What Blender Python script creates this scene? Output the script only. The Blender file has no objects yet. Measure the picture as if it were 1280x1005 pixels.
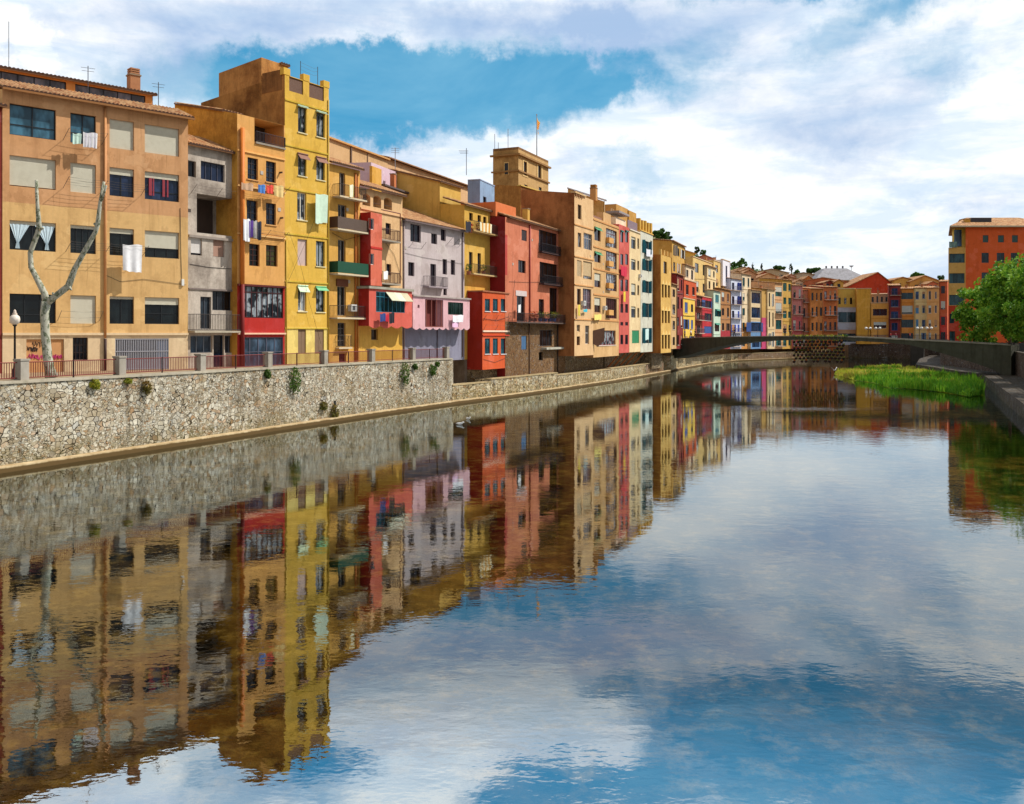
import bpy, math, random
from mathutils import Vector, Matrix
random.seed(7)
sc = bpy.context.scene
COL = sc.collection
F, CX, HY, EYE = 1150.0, 640.0, 417.0, 7.0     # photograph focal length / centre / horizon in pixels, eye height over the water

# ---------------------------------------------------------------- mesh building
class MB:
    def __init__(s): s.v = []; s.f = []; s.m = []
    def add(s, vs, fs, m=0):
        o = len(s.v); s.v += [tuple(p) for p in vs]
        for f in fs: s.f.append(tuple(o+i for i in f)); s.m.append(m)
    def quad(s, a, b, c, d, m=0): s.add([a, b, c, d], [(0, 1, 2, 3)], m)
    def box(s, x0, x1, y0, y1, z0, z1, m=0):
        if x0 > x1: x0, x1 = x1, x0
        if y0 > y1: y0, y1 = y1, y0
        if z0 > z1: z0, z1 = z1, z0
        s.add([(x0,y0,z0),(x1,y0,z0),(x1,y1,z0),(x0,y1,z0),(x0,y0,z1),(x1,y0,z1),(x1,y1,z1),(x0,y1,z1)],
              [(0,3,2,1),(4,5,6,7),(0,1,5,4),(1,2,6,5),(2,3,7,6),(3,0,4,7)], m)
    def tube(s, pts, rs, n=6, m=0, cap=True):
        pts = [Vector(p) for p in pts]
        if not hasattr(rs, '__len__'): rs = [rs]*len(pts)
        o = len(s.v); up = Vector((0, 0, 1)); prev = None
        for i, p in enumerate(pts):
            d = (pts[min(i+1, len(pts)-1)] - pts[max(i-1, 0)]).normalized()
            a = prev if prev else (up if abs(d.z) < .9 else Vector((1, 0, 0)))
            x = a.cross(d)
            if x.length < 1e-4: x = Vector((1, 0, 0)).cross(d)
            x.normalize(); y = d.cross(x).normalized(); prev = y.cross(d) if False else a
            for k in range(n):
                t = 2*math.pi*k/n
                s.v.append(tuple(p + x*math.cos(t)*rs[i] + y*math.sin(t)*rs[i]))
        for i in range(len(pts)-1):
            for k in range(n):
                k2 = (k+1) % n
                s.f.append((o+i*n+k, o+i*n+k2, o+(i+1)*n+k2, o+(i+1)*n+k)); s.m.append(m)
        if cap:
            s.f.append(tuple(o+k for k in range(n))[::-1]); s.m.append(m)
            s.f.append(tuple(o+(len(pts)-1)*n+k for k in range(n))); s.m.append(m)
    def lathe(s, prof, n=10, c=(0, 0, 0), m=0):
        o = len(s.v)
        for r, z in prof:
            for k in range(n):
                t = 2*math.pi*k/n
                s.v.append((c[0]+r*math.cos(t), c[1]+r*math.sin(t), c[2]+z))
        for i in range(len(prof)-1):
            for k in range(n):
                k2 = (k+1) % n
                s.f.append((o+i*n+k, o+i*n+k2, o+(i+1)*n+k2, o+(i+1)*n+k)); s.m.append(m)
        s.f.append(tuple(o+k for k in range(n))[::-1]); s.m.append(m)
        s.f.append(tuple(o+(len(prof)-1)*n+k for k in range(n))); s.m.append(m)
    def prism(s, poly, z0, z1, m=0):
        n = len(poly); o = len(s.v)
        for z in (z0, z1):
            for p in poly: s.v.append((p[0], p[1], z))
        s.f.append(tuple(o+i for i in range(n))[::-1]); s.f.append(tuple(o+n+i for i in range(n))); s.m += [m, m]
        for i in range(n):
            j = (i+1) % n
            s.f.append((o+i, o+j, o+n+j, o+n+i)); s.m.append(m)
    def side_prism(s, poly, x0, x1, m=0):      # poly in (y, z), extruded along x
        n = len(poly); o = len(s.v)
        for x in (x0, x1):
            for p in poly: s.v.append((x, p[0], p[1]))
        s.f.append(tuple(o+i for i in range(n))); s.f.append(tuple(o+n+i for i in range(n))[::-1]); s.m += [m, m]
        for i in range(n):
            j = (i+1) % n
            s.f.append((o+j, o+i, o+n+i, o+n+j)); s.m.append(m)
    def build(s, name, mats, parent=None, smooth=False, loc=None):
        me = bpy.data.meshes.new(name); me.from_pydata(s.v, [], s.f)
        if not isinstance(mats, (list, tuple)): mats = [mats]
        for mt in mats: me.materials.append(mt)
        if len(mats) > 1: me.polygons.foreach_set('material_index', s.m)
        if smooth: me.polygons.foreach_set('use_smooth', [True]*len(me.polygons))
        me.update()
        o = bpy.data.objects.new(name, me); COL.objects.link(o)
        if parent: o.parent = parent
        if loc: o.location = loc
        return o

def tag(o, label=None, cat=None, group=None, kind=None):
    if label: o['label'] = label
    if cat: o['category'] = cat
    if group: o['group'] = group
    if kind: o['kind'] = kind
    return o
def empty(name, loc, rz=0, label=None, cat=None, group=None):
    o = bpy.data.objects.new(name, None); COL.objects.link(o)
    o.location = loc; o.rotation_euler = (0, 0, rz); o.empty_display_size = .3
    return tag(o, label, cat, group)
def at(px, Z, h=0.0):      # world point at photograph column px, distance Z, height h
    return Vector(((px-CX)/F*Z, Z, h))
def hgt(py, Z): return EYE + (HY-py)/F*Z

# ---------------------------------------------------------------- materials
def lin(c): c /= 255.0; return c/12.92 if c <= .04045 else ((c+.055)/1.055)**2.4
def C(rgb, k=1.0): return (min(lin(rgb[0])*k, .95), min(lin(rgb[1])*k, .95), min(lin(rgb[2])*k, .95), 1)
_M = {}
class NT:
    def __init__(s, name):
        s.mat = bpy.data.materials.new(name); s.mat.use_nodes = True
        s.nt = s.mat.node_tree; s.nt.nodes.clear()
        s.out = s.n('ShaderNodeOutputMaterial')
    def n(s, t, **k):
        x = s.nt.nodes.new(t)
        for a, b in k.items(): setattr(x, a, b)
        return x
    def l(s, a, b): s.nt.links.new(a, b)
    def val(s, op, a, b=None, clamp=False):
        x = s.n('ShaderNodeMath', operation=op); x.use_clamp = clamp
        for i, q in enumerate((a, b)):
            if q is None: continue
            if isinstance(q, (int, float)): x.inputs[i].default_value = q
            else: s.l(q, x.inputs[i])
        return x.outputs[0]
    def mix(s, fac, a, b, mode='MIX'):
        x = s.n('ShaderNodeMix', data_type='RGBA', blend_type=mode)
        for i, q in ((0, fac), (6, a), (7, b)):
            if isinstance(q, (int, float)): x.inputs[i].default_value = q
            elif isinstance(q, tuple): x.inputs[i].default_value = q
            else: s.l(q, x.inputs[i])
        return x.outputs[2]
    def ramp(s, fac, lo, hi, a=0.0, b=1.0, smooth=False):
        x = s.n('ShaderNodeMapRange'); x.clamp = True
        if smooth: x.interpolation_type = 'SMOOTHSTEP'
        s.l(fac, x.inputs[0])
        for i, q in enumerate((lo, hi, a, b)): x.inputs[i+1].default_value = q
        return x.outputs[0]
    def noise(s, vec, scale, detail=3, rough=.55, stretch=None, dist=0.0):
        if stretch:
            mp = s.n('ShaderNodeMapping'); mp.inputs['Scale'].default_value = stretch; s.l(vec, mp.inputs[0]); vec = mp.outputs[0]
        x = s.n('ShaderNodeTexNoise'); s.l(vec, x.inputs['Vector'])
        x.inputs['Scale'].default_value = scale; x.inputs['Detail'].default_value = detail
        x.inputs['Roughness'].default_value = rough; x.inputs['Distortion'].default_value = dist
        return x.outputs[0]
    def pos(s): return s.n('ShaderNodeNewGeometry').outputs['Position']
    def bump(s, h, dist=.02, strength=1.0):
        x = s.n('ShaderNodeBump'); x.inputs['Distance'].default_value = dist; x.inputs['Strength'].default_value = strength
        s.l(h, x.inputs['Height']); return x.outputs[0]
    def princ(s, col, rough=.8, spec=.3, normal=None, metal=0.0):
        x = s.n('ShaderNodeBsdfPrincipled')
        if isinstance(col, tuple): x.inputs['Base Color'].default_value = col
        else: s.l(col, x.inputs['Base Color'])
        if isinstance(rough, (int, float)): x.inputs['Roughness'].default_value = rough
        else: s.l(rough, x.inputs['Roughness'])
        x.inputs['Specular IOR Level'].default_value = spec; x.inputs['Metallic'].default_value = metal
        if normal: s.l(normal, x.inputs['Normal'])
        s.l(x.outputs[0], s.out.inputs[0]); return x

K_ALB = 0.98
def desat(rgb, s=.2):
    l = .35*rgb[0]+.5*rgb[1]+.15*rgb[2]; return tuple(x+(l-x)*s+3 for x in rgb)
def plaster(rgb, dirt=.45, k=1.0):
    key = ('pl', rgb, dirt, k)
    if key in _M: return _M[key]
    m = NT('plaster_%d_%d_%d' % rgb); p = m.pos(); c = C(desat(rgb), K_ALB*k)
    n1 = m.noise(p, .55, 6, .68, None, .15)
    n2 = m.noise(p, 1.0, 4, .65, (2.2, 2.2, .16))
    n3 = m.noise(p, 5.0, 4, .7)
    dark = (c[0]*.58, c[1]*.52, c[2]*.47, 1); pale = (min(c[0]*1.12+.02, .9), min(c[1]*1.12+.03, .9), min(c[2]*1.1+.04, .9), 1)
    a = m.mix(m.ramp(n1, .50, .72, 0, .55), c, pale)
    b = m.mix(m.ramp(n1, .47, .30, 0, dirt), a, dark)
    d = m.mix(m.ramp(n2, .50, .72, 0, dirt), b, dark)
    n5 = m.noise(p, .38, 5, .55, (1, 1, 1.3)); d = m.mix(m.ramp(n5, .585, .60, 0, .38), d, (min(c[0]*1.15+.05, .9), min(c[1]*1.2+.06, .9), min(c[2]*1.1+.07, .9), 1)); n6 = m.noise(p, .5, 5, .6, (1.3, 1.3, .8)); d = m.mix(m.ramp(n6, .41, .395, 0, .3), d, dark)
    n7 = m.noise(p, 1.0, 3, .7, (5, 5, .2)); d = m.mix(m.ramp(n7, .60, .72, 0, .5), d, dark)
    e = m.mix(m.ramp(n3, .35, .65, 0, .2), d, (c[0]*.6, c[1]*.6, c[2]*.6, 1))
    m.princ(e, .92, .15, m.bump(m.val('ADD', n3, m.noise(p, 22, 2)), .012, .5))
    _M[key] = m.mat; return m.mat
def grimy(rgb, rgb2=(70, 45, 28)):          # weathered party wall
    key = ('gr', rgb, rgb2)
    if key in _M: return _M[key]
    m = NT('weathered_wall_%d_%d_%d' % rgb); p = m.pos()
    rgb = desat(rgb, .12); n1 = m.noise(p, .3, 7, .72, None, .1); n2 = m.noise(p, 1.1, 6, .72, (1.4, 1.4, .3)); n3 = m.noise(p, 7, 4, .7)
    a = m.mix(m.ramp(n1, .36, .56, .15, 1), C(rgb2, K_ALB), C(rgb, K_ALB))
    b = m.mix(m.ramp(n2, .48, .72, 0, .6), a, C(rgb2, .9))
    d = m.mix(m.ramp(n3, .3, .7, 0, .22), b, C((80, 62, 48), .8))
    m.princ(d, .95, .1, m.bump(n3, .02, .6)); _M[key] = m.mat; return m.mat
def paint(rgb, rough=.55, k=1.0, spec=.35, metal=0.0):
    key = ('pa', rgb, rough, k, metal)
    if key in _M: return _M[key]
    m = NT('paint_%d_%d_%d' % rgb); p = m.pos(); c = C(rgb, K_ALB*k)
    n = m.noise(p, 3.0, 4, .65)
    m.princ(m.mix(m.ramp(n, .4, .7, 0, .35), c, (c[0]*.62, c[1]*.6, c[2]*.58, 1)), rough, spec, None, metal)
    _M[key] = m.mat; return m.mat
def glass(rgb=(46, 62, 84), rough=.1):
    key = ('gl', rgb, rough)
    if key in _M: return _M[key]
    m = NT('window_glass_%d_%d_%d' % rgb); p = m.pos()
    n = m.noise(p, .9, 3, .6, (1, 1, .5)); c = C(rgb, .55)
    x = m.princ(m.mix(m.ramp(n, .42, .62), (c[0]*.3, c[1]*.3, c[2]*.3, 1), c), rough, .5, m.bump(m.noise(p, 1.2, 2), .03, .35))
    _M[key] = m.mat; return m.mat
def curtain_glass():
    key = 'cg'
    if key in _M: return _M[key]
    m = NT('curtained_glass'); p = m.pos()
    n = m.noise(p, 9, 2, .5, (1, 1, .05)); n2 = m.noise(p, 1.3, 2)
    c = m.mix(m.ramp(n, .35, .65), C((120, 135, 150), .7), C((205, 210, 212), .75))
    c = m.mix(m.ramp(n2, .45, .55), C((30, 38, 50), .6), c)
    m.princ(c, .12, .8); _M[key] = m.mat; return m.mat
def slatted(rgb, per=14.0, k=1.0):
    key = ('sl', rgb, per, k)
    if key in _M: return _M[key]
    m = NT('slats_%d_%d_%d' % rgb); p = m.pos(); c = C(rgb, K_ALB*k)
    w = m.n('ShaderNodeTexWave', bands_direction='Z'); w.inputs['Scale'].default_value = per/6.283*1.0
    m.l(p, w.inputs['Vector']); n = m.noise(p, 2.5, 3)
    a = m.mix(m.ramp(w.outputs[1], .1, .5), (c[0]*.6, c[1]*.6, c[2]*.6, 1), c)
    a = m.mix(m.ramp(n, .45, .75, 0, .3), a, (c[0]*.6, c[1]*.57, c[2]*.52, 1))
    m.princ(a, .6, .3, m.bump(w.outputs[1], .015, .6)); _M[key] = m.mat; return m.mat
def tiles():
    if 'tiles' in _M: return _M['tiles']
    m = NT('terracotta_roof_tiles'); p = m.pos()
    v = m.n('ShaderNodeTexVoronoi'); v.inputs['Scale'].default_value = 3.6; m.l(p, v.inputs['Vector'])
    sep = m.n('ShaderNodeSeparateColor'); m.l(v.outputs['Color'], sep.inputs[0])
    a = m.mix(sep.outputs[0], C((150, 92, 56), .9), C((206, 164, 118), .9))
    n = m.noise(p, 1.2, 5, .7)
    a = m.mix(m.ramp(n, .45, .75, 0, .6), a, C((120, 108, 84), .8))
    m.princ(a, .9, .15, m.bump(m.noise(p, 14, 3), .02, .5)); _M['tiles'] = m.mat; return m.mat
def stone(name, light, mid, dark, mortar, scale=2.4, flat=1.3, gap=.06, bumpd=.06, moss=0.0):
    if name in _M: return _M[name]
    m = NT(name); p = m.pos()
    wn = m.n('ShaderNodeTexNoise'); wn.inputs['Scale'].default_value = 1.3; wn.inputs['Detail'].default_value = 2; m.l(p, wn.inputs['Vector'])
    vm = m.n('ShaderNodeVectorMath', operation='MULTIPLY_ADD'); m.l(wn.outputs['Color'], vm.inputs[0]); vm.inputs[1].default_value = (.5, .5, .5); m.l(p, vm.inputs[2])
    mp = m.n('ShaderNodeMapping'); mp.inputs['Scale'].default_value = (1, 1, flat); m.l(vm.outputs[0], mp.inputs[0])
    v = m.n('ShaderNodeTexVoronoi', feature='F1'); v.inputs['Scale'].default_value = scale; v.inputs['Randomness'].default_value = .85; m.l(mp.outputs[0], v.inputs['Vector'])
    e = m.n('ShaderNodeTexVoronoi', feature='DISTANCE_TO_EDGE'); e.inputs['Scale'].default_value = scale; e.inputs['Randomness'].default_value = .85; m.l(mp.outputs[0], e.inputs['Vector'])
    v2 = m.n('ShaderNodeTexVoronoi', feature='F1'); e2 = m.n('ShaderNodeTexVoronoi', feature='DISTANCE_TO_EDGE')
    mp2 = m.n('ShaderNodeMapping'); mp2.inputs['Scale'].default_value = (1, 1, flat*1.25); m.l(vm.outputs[0], mp2.inputs[0])
    for q in (v2, e2): q.inputs['Scale'].default_value = scale*1.7; q.inputs['Randomness'].default_value = .75; m.l(mp2.outputs[0], q.inputs['Vector'])
    msk = m.ramp(m.noise(p, .8, 3, .6), .495, .505); vcol = m.mix(msk, v.outputs['Color'], v2.outputs['Color'])
    edist = m.val('ADD', m.val('MULTIPLY', e.outputs['Distance'], m.val('SUBTRACT', 1.0, msk)), m.val('MULTIPLY', e2.outputs['Distance'], msk))
    sep = m.n('ShaderNodeSeparateColor'); m.l(vcol, sep.inputs[0])
    a = m.mix(m.ramp(sep.outputs[0], .02, .30), C(dark, .9), C(mid, .9))
    a = m.mix(m.ramp(sep.outputs[1], .2, .8), a, C(light, .9)); a = m.mix(m.ramp(sep.outputs[2], .8, .95, 0, .55), a, C((mid[0]*.98, mid[1]*.74, mid[2]*.5), .9)); a = m.mix(m.ramp(sep.outputs[2], .12, .0, 0, .6), a, C((150, 156, 160), .9))
    n = m.noise(p, 6, 5, .7); a = m.mix(m.ramp(n, .4, .75, 0, .55), a, C(dark, .8))
    n2 = m.noise(p, .33, 4, .6); a = m.mix(m.ramp(n2, .45, .7, 0, .42), a, C((mid[0]*.85, mid[1]*.74, mid[2]*.5), .85))
    gv = m.ramp(m.noise(p, 1.7, 3, .7), .35, .7, gap*.5, gap*2.0); dv = m.val('DIVIDE', edist, gv); edge = m.ramp(dv, .3, 1.0, 0, 1, True)
    n4 = m.noise(p, 2.2, 3); 
    a = m.mix(edge, m.mix(m.ramp(n4, .4, .6), C(mortar, .8), C((mortar[0]*.3, mortar[1]*.28, mortar[2]*.25), .8)), a)
    if moss:
        sx = m.n('ShaderNodeSeparateXYZ'); m.l(p, sx.inputs[0])
        mz = m.val('MULTIPLY', m.ramp(sx.outputs[2], 1.6, .1), m.ramp(m.noise(p, 1.6, 4, .7), .38, .6))
        a = m.mix(m.val('MULTIPLY', mz, moss), a, C((96, 92, 30), .8))
        st = m.noise(p, 1.0, 4, .65, (1.1, 1.1, .12))
        a = m.mix(m.ramp(st, .52, .7, 0, .5), a, C((74, 62, 44), .8))
    pk_ = m.noise(p, .28, 6, .7); a = m.mix(m.ramp(pk_, .40, .33, 0, .6), a, C((mid[0]*.72, mid[1]*.7, mid[2]*.66), .9))
    hh = m.val('ADD', m.val('MULTIPLY', edge, 1.0), m.val('MULTIPLY', n, .35))
    m.princ(a, .93, .15, m.bump(hh, bumpd, 1.0)); _M[name] = m.mat; return m.mat
def leafy(name, c1, c2, c3):
    if name in _M: return _M[name]
    m = NT(name); p = m.pos()
    oi = m.n('ShaderNodeNewGeometry'); r = oi.outputs['Random Per Island']
    a = m.mix(r, C(c1, .9), C(c2, .9)); n = m.noise(p, .5, 3); a = m.mix(m.ramp(n, .42, .62, 0, .7), a, C(c3, .9))
    b = m.princ(a, .65, .25)
    t = m.n('ShaderNodeBsdfTranslucent'); m.l(a, t.inputs[0])
    mx = m.n('ShaderNodeMixShader'); mx.inputs[0].default_value = .3
    m.l(b.outputs[0], mx.inputs[1]); m.l(t.outputs[0], mx.inputs[2]); m.l(mx.outputs[0], m.out.inputs[0])
    _M[name] = m.mat; return m.mat
def concrete(rgb=(150, 145, 132), name='concrete'):
    key = (name, rgb)
    if key in _M: return _M[key]
    m = NT(name); p = m.pos(); c = C(rgb, .9)
    n = m.noise(p, .8, 6, .7); s2 = m.noise(p, 1, 4, .6, (1.5, 1.5, .15)); n3 = m.noise(p, 12, 3)
    a = m.mix(m.ramp(n, .35, .65, 0, .6), c, (c[0]*.55, c[1]*.53, c[2]*.48, 1)); a = m.mix(m.ramp(s2, .5, .7, 0, .55), a, (c[0]*.4, c[1]*.38, c[2]*.33, 1))
    m.princ(a, .93, .15, m.bump(n3, .01, .6)); _M[key] = m.mat; return m.mat

# ---------------------------------------------------------------- facades
class Fac:
    """A facade: vertical plane between two photograph columns at given distances. Local axes: x along, y into the house, z up."""
    def __init__(s, xL, zL, xR, zR, base=0.0):
        s.A = Vector(((xL-CX)/F*zL, zL)); s.B = Vector(((xR-CX)/F*zR, zR))
        s.t = (s.B-s.A).normalized(); s.W = (s.B-s.A).length
        s.n = Vector((s.t.y, -s.t.x)); s.base = base; s.rz = math.atan2(s.t.y, s.t.x)
    def uv(s, px, py, d=0.0):
        r = Vector(((px-CX)/F, 1.0)); k = (s.A.dot(s.n)-d)/r.dot(s.n)
        P = r*k; return (P-s.A).dot(s.t), EYE + (HY-py)/F*k - s.base
    def u(s, px, d=0.0): return s.uv(px, HY, d)[0]
    def v(s, px, py, d=0.0): return s.uv(px, py, d)[1]
    def loc(s, u=0.0, y=0.0, z=0.0):
        p = s.A + s.t*u - s.n*y; return Vector((p.x, p.y, s.base+z))
def offset_fac(f, p):       # the facade plane moved p metres outwards
    g = Fac(0, 1, 1, 1); g.A = f.A + f.n*p; g.B = f.B + f.n*p; g.t = f.t; g.n = f.n; g.W = f.W; g.base = f.base; g.rz = f.rz
    return g

def wall_mesh(mb, W, v0, v1, holes, x0=0.0, bands=(), y=0.0):
    """front wall with openings; holes: (u0,v0,u1,v1,depth); bands: (v0,v1,matindex[,u0,u1])"""
    us = {x0, W}; vs = {v0, v1}
    for h in holes:
        us |= {min(max(h[0], x0), W), min(max(h[2], x0), W)}; vs |= {min(max(h[1], v0), v1), min(max(h[3], v0), v1)}
    for b in bands:
        vs |= {min(max(b[0], v0), v1), min(max(b[1], v0), v1)}
        if len(b) > 3: us |= {min(max(b[3], x0), W), min(max(b[4], x0), W)}
    us = sorted(us); vs = sorted(vs)
    for i in range(len(us)-1):
        if us[i+1]-us[i] < 1e-4: continue
        for j in range(len(vs)-1):
            if vs[j+1]-vs[j] < 1e-4: continue
            cu = (us[i]+us[i+1])/2; cv = (vs[j]+vs[j+1])/2
            if any(h[0] < cu < h[2] and h[1] < cv < h[3] for h in holes): continue
            m = 0
            for b in bands:
                if b[0] < cv < b[1] and (len(b) < 4 or b[3] < cu < b[4]): m = b[2]
            mb.quad((us[i], y, vs[j]), (us[i+1], y, vs[j]), (us[i+1], y, vs[j+1]), (us[i], y, vs[j+1]), m)
    for h in holes:
        a, c, b, d, r = h[:5]; m = 0
        cv = (c+d)/2
        for bb in bands:
            if bb[0] < cv < bb[1] and (len(bb) < 4 or bb[3] < (a+b)/2 < bb[4]): m = bb[2]
        mb.quad((a, y, c), (a, y, d), (a, y+r, d), (a, y+r, c), m); mb.quad((b, y, d), (b, y, c), (b, y+r, c), (b, y+r, d), m)
        mb.quad((a, y, d), (b, y, d), (b, y+r, d), (a, y+r, d), m); mb.quad((b, y, c), (a, y, c), (a, y+r, c), (b, y+r, c), m)

def tile_roof(name, parent, x0, x1, y0, y1, z0, z1, per=.26, fine=True, thick=.1, under=None):
    """shed roof sheet from (y0,z0) at the eave to (y1,z1) at the back, with half-round tile rows"""
    mb = MB(); n = max(3, int((x1-x0)/per)); q = 4 if fine else 2; N = n*q
    cols = []
    for i in range(N+1):
        x = x0 + (x1-x0)*i/N; w = abs(math.sin(math.pi*(i/q))) if q > 2 else (i % 2)
        cols.append((x, .085*w if fine else .06*w))
    rows = 2 if not fine else max(2, int(math.hypot(y1-y0, z1-z0)/.42))
    o = len(mb.v)
    for r in range(rows+1):
        f = r/rows; step = .0
        for x, w in cols: mb.v.append((x, y0+(y1-y0)*f, z0+(z1-z0)*f+w+thick*.5))
    M = N+1
    for r in range(rows):
        for i in range(N): mb.f.append((o+r*M+i, o+r*M+i+1, o+(r+1)*M+i+1, o+(r+1)*M+i)); mb.m.append(0)
    for i in range(N):
        a = cols[i]; b = cols[i+1]
        mb.quad((a[0], y0, z0-.02), (b[0], y0, z0-.02), (b[0], y0, z0+b[1]+thick*.5), (a[0], y0, z0+a[1]+thick*.5), 1 if fine else 0)
    if y1 > y0:
        mb.side_prism([(y0+.02, z0-thick), (y1, z1-thick), (y1, z1+.02), (y0+.02, z0+.02)], x0, x1, 2)
    u = under or paint((120, 84, 56), .9)
    return mb.build(name, [tiles(), paint((74, 50, 38), .95), u], parent)

DK = (46, 34, 30)
def window(H, f, u0, v0, u1, v1, st='g', fc=DK, nx=2, nz=1, r=.26, blind=0.0, bc=(214, 208, 186), col=(40, 84, 84), gl=None, fr=.06, sill=None, awn=None, top=0.0, far=False, curtain=None, lab=None, y=0.0):
    """one window as a part of house H; returns it"""
    W_ = u1-u0; Hh = v1-v0; rr = y + r - .04
    mb = MB()
    fm = paint(fc, .5)
    # frame
    mb.box(u0, u1, rr-.05, rr+.02, v0, v0+fr); mb.box(u0, u1, rr-.05, rr+.02, v1-fr, v1)
    mb.box(u0, u0+fr, rr-.05, rr+.02, v0+fr, v1-fr); mb.box(u1-fr, u1, rr-.05, rr+.02, v0+fr, v1-fr)
    for i in range(1, nx):
        c = u0+W_*i/nx; mb.box(c-fr*.5, c+fr*.5, rr-.045, rr+.015, v0+fr, v1-fr)
    for j in range(1, nz):
        c = v0+Hh*j/nz; mb.box(u0+fr, u1-fr, rr-.04, rr+.01, c-fr*.4, c+fr*.4)
    if top:
        c = v1-Hh*top; mb.box(u0+fr, u1-fr, rr-.042, rr+.012, c-fr*.5, c+fr*.5)
    w = mb.build('door' if st == 'd' else 'window', fm, H)
    if lab: w['label'] = lab
    if st == 's' and not blind: blind = 0
    g = gl or (curtain_glass() if (curtain if curtain is not None else random.random() < .3) else glass(random.choice([(46, 62, 84), (38, 48, 62), (52, 78, 96), (34, 40, 50)])))
    mb = MB(); mb.box(u0+.01, u1-.01, rr, rr+.02, v0+.01, v1-.01); mb.build('pane', g, w)
    if blind:
        mb = MB(); b0 = v1-Hh*blind; yy = rr-.09
        mb.box(u0+.01, u1-.01, yy, yy+.025, b0, v1-.005)
        mb.box(u0+.01, u1-.01, yy-.008, yy+.03, b0-.03, b0+.02)
        mb.build('blind', slatted(bc, 30), w)
    if st == 's':
        mb = MB(); hw = W_/2
        for k in (0, 1):
            a = u0+hw*k+.01; mb.box(a, a+hw-.02, y+r*.3, y+r*.3+.04, v0+.02, v1-.02)
        mb.build('shutter', slatted(col, 40), w)
    if st == 'o':
        for k in (-1, 1):
            mb = MB(); a = u0-W_*.5-.02 if k < 0 else u1+.02
            mb.box(a, a+W_*.5, y-.06, y-.02, v0, v1)
            mb.build('shutter', slatted(col, 40), w)
    if st == 'h':       # one leaf each side standing out from the wall
        for k in (-1, 1):
            mb = MB(); a = u0 if k < 0 else u1
            mb.box(a-.02, a+.02, y-min(W_*.45, .5), y, v0, v1)
            mb.build('shutter', slatted(col, 40), w)
    if sill:
        mb = MB(); mb.box(u0-.08, u1+.08, y-.08, y+.05, v0-.08, v0-.002); mb.build('sill', paint(sill, .8), w)
    if awn:
        mb = MB(); c, drop, out = awn
        mb.add([(u0-.1, y-.02, v1+.06), (u1+.1, y-.02, v1+.06), (u1+.1, y-out, v1+.06-drop), (u0-.1, y-out, v1+.06-drop),
                (u0-.1, y-.02, v1+.02), (u1+.1, y-.02, v1+.02), (u1+.1, y-out, v1+.02-drop), (u0-.1, y-out, v1+.02-drop)],
               [(0, 1, 2, 3), (7, 6, 5, 4), (0, 3, 7, 4), (1, 5, 6, 2), (2, 6, 7, 3), (0, 4, 5, 1)])
        mb.tube([(u0-.1, y-.08, v1+.06), (u1+.1, y-.08, v1+.06)], .07, 6)
        mb.build('awning', paint(c, .8), w)
    return w

def house(name, label, f, top, mat, bottom, holes=(), depth=9, group='riverside houses', cat='house', rise=0.0, bands=(), extra=(), base_in=None, base_mat=None, base_bottom=None, side=None, xext=(0, 0), shear=0.0):
    """wall body. top/bottom: local heights. holes: (u0,v0,u1,v1,depth). extra mats for bands. side: material of the flanks"""
    H = empty('house' if name is None else name, f.loc(), f.rz, label, cat, group)
    mb = MB(); W = f.W
    mats = [mat]+list(extra); sd = 0
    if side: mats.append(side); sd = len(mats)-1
    wall_mesh(mb, W, bottom, top, holes, 0.0, bands)
    D = depth
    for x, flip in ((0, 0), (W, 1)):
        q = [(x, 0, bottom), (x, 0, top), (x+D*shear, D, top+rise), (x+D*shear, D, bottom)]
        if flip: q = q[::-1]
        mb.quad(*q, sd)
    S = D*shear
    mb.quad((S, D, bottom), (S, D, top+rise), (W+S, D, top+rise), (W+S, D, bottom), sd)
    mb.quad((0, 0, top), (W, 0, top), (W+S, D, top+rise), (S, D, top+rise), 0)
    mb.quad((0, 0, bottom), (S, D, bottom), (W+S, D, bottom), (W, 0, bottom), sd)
    mb.build('wall', mats, H)
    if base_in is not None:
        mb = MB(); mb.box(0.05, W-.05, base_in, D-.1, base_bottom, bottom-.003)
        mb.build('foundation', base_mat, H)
    return H
def part(H, name, mat, *boxes, smooth=False):
    mb = MB()
    for b in boxes: mb.box(*b)
    return mb.build(name, mat, H, smooth)
def balcony(H, u0, u1, v, p=.9, rail='bars', col=(50, 44, 42), slab=(150, 140, 126), hh=1.0, y=0.0, st=.14):
    b = part(H, 'balcony', paint(slab, .85), (u0, u1, y-p, y+.0-.003, v-.14, v))
    mb = MB()
    if rail == 'bars':
        for a, c in (((u0+.03, y-p+.03), (u1-.03, y-p+.03)), ((u0+.03, y-.01), (u0+.03, y-p+.03)), ((u1-.03, y-.01), (u1-.03, y-p+.03))):
            L = math.hypot(c[0]-a[0], c[1]-a[1]); n = max(2, int(L/st))
            for i in range(n+1):
                x = a[0]+(c[0]-a[0])*i/n; yy = a[1]+(c[1]-a[1])*i/n
                mb.box(x-.012, x+.012, yy-.012, yy+.012, v+.06, v+hh)
            for z in (v+.08, v+hh):
                mb.tube([(a[0], a[1], z), (c[0], c[1], z)], .022, 4)
    else:
        mb.box(u0, u1, y-p, y-p+.04, v+.03, v+hh); mb.box(u0, u0+.04, y-p+.045, y-.01, v+.03, v+hh); mb.box(u1-.04, u1, y-p+.045, y-.01, v+.03, v+hh)
    mb.build('railing', paint(col, .6) if rail != 'lattice' else slatted(col, 60), b)
    return b
def parapet(H, u0, u1, v, h=.12, col=(186, 150, 110), o=.08, y=0.0, d=.35):
    return part(H, 'coping', paint(col, .85), (u0-o, u1+o, y-o, y+d, v+.002, v+h))
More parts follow.
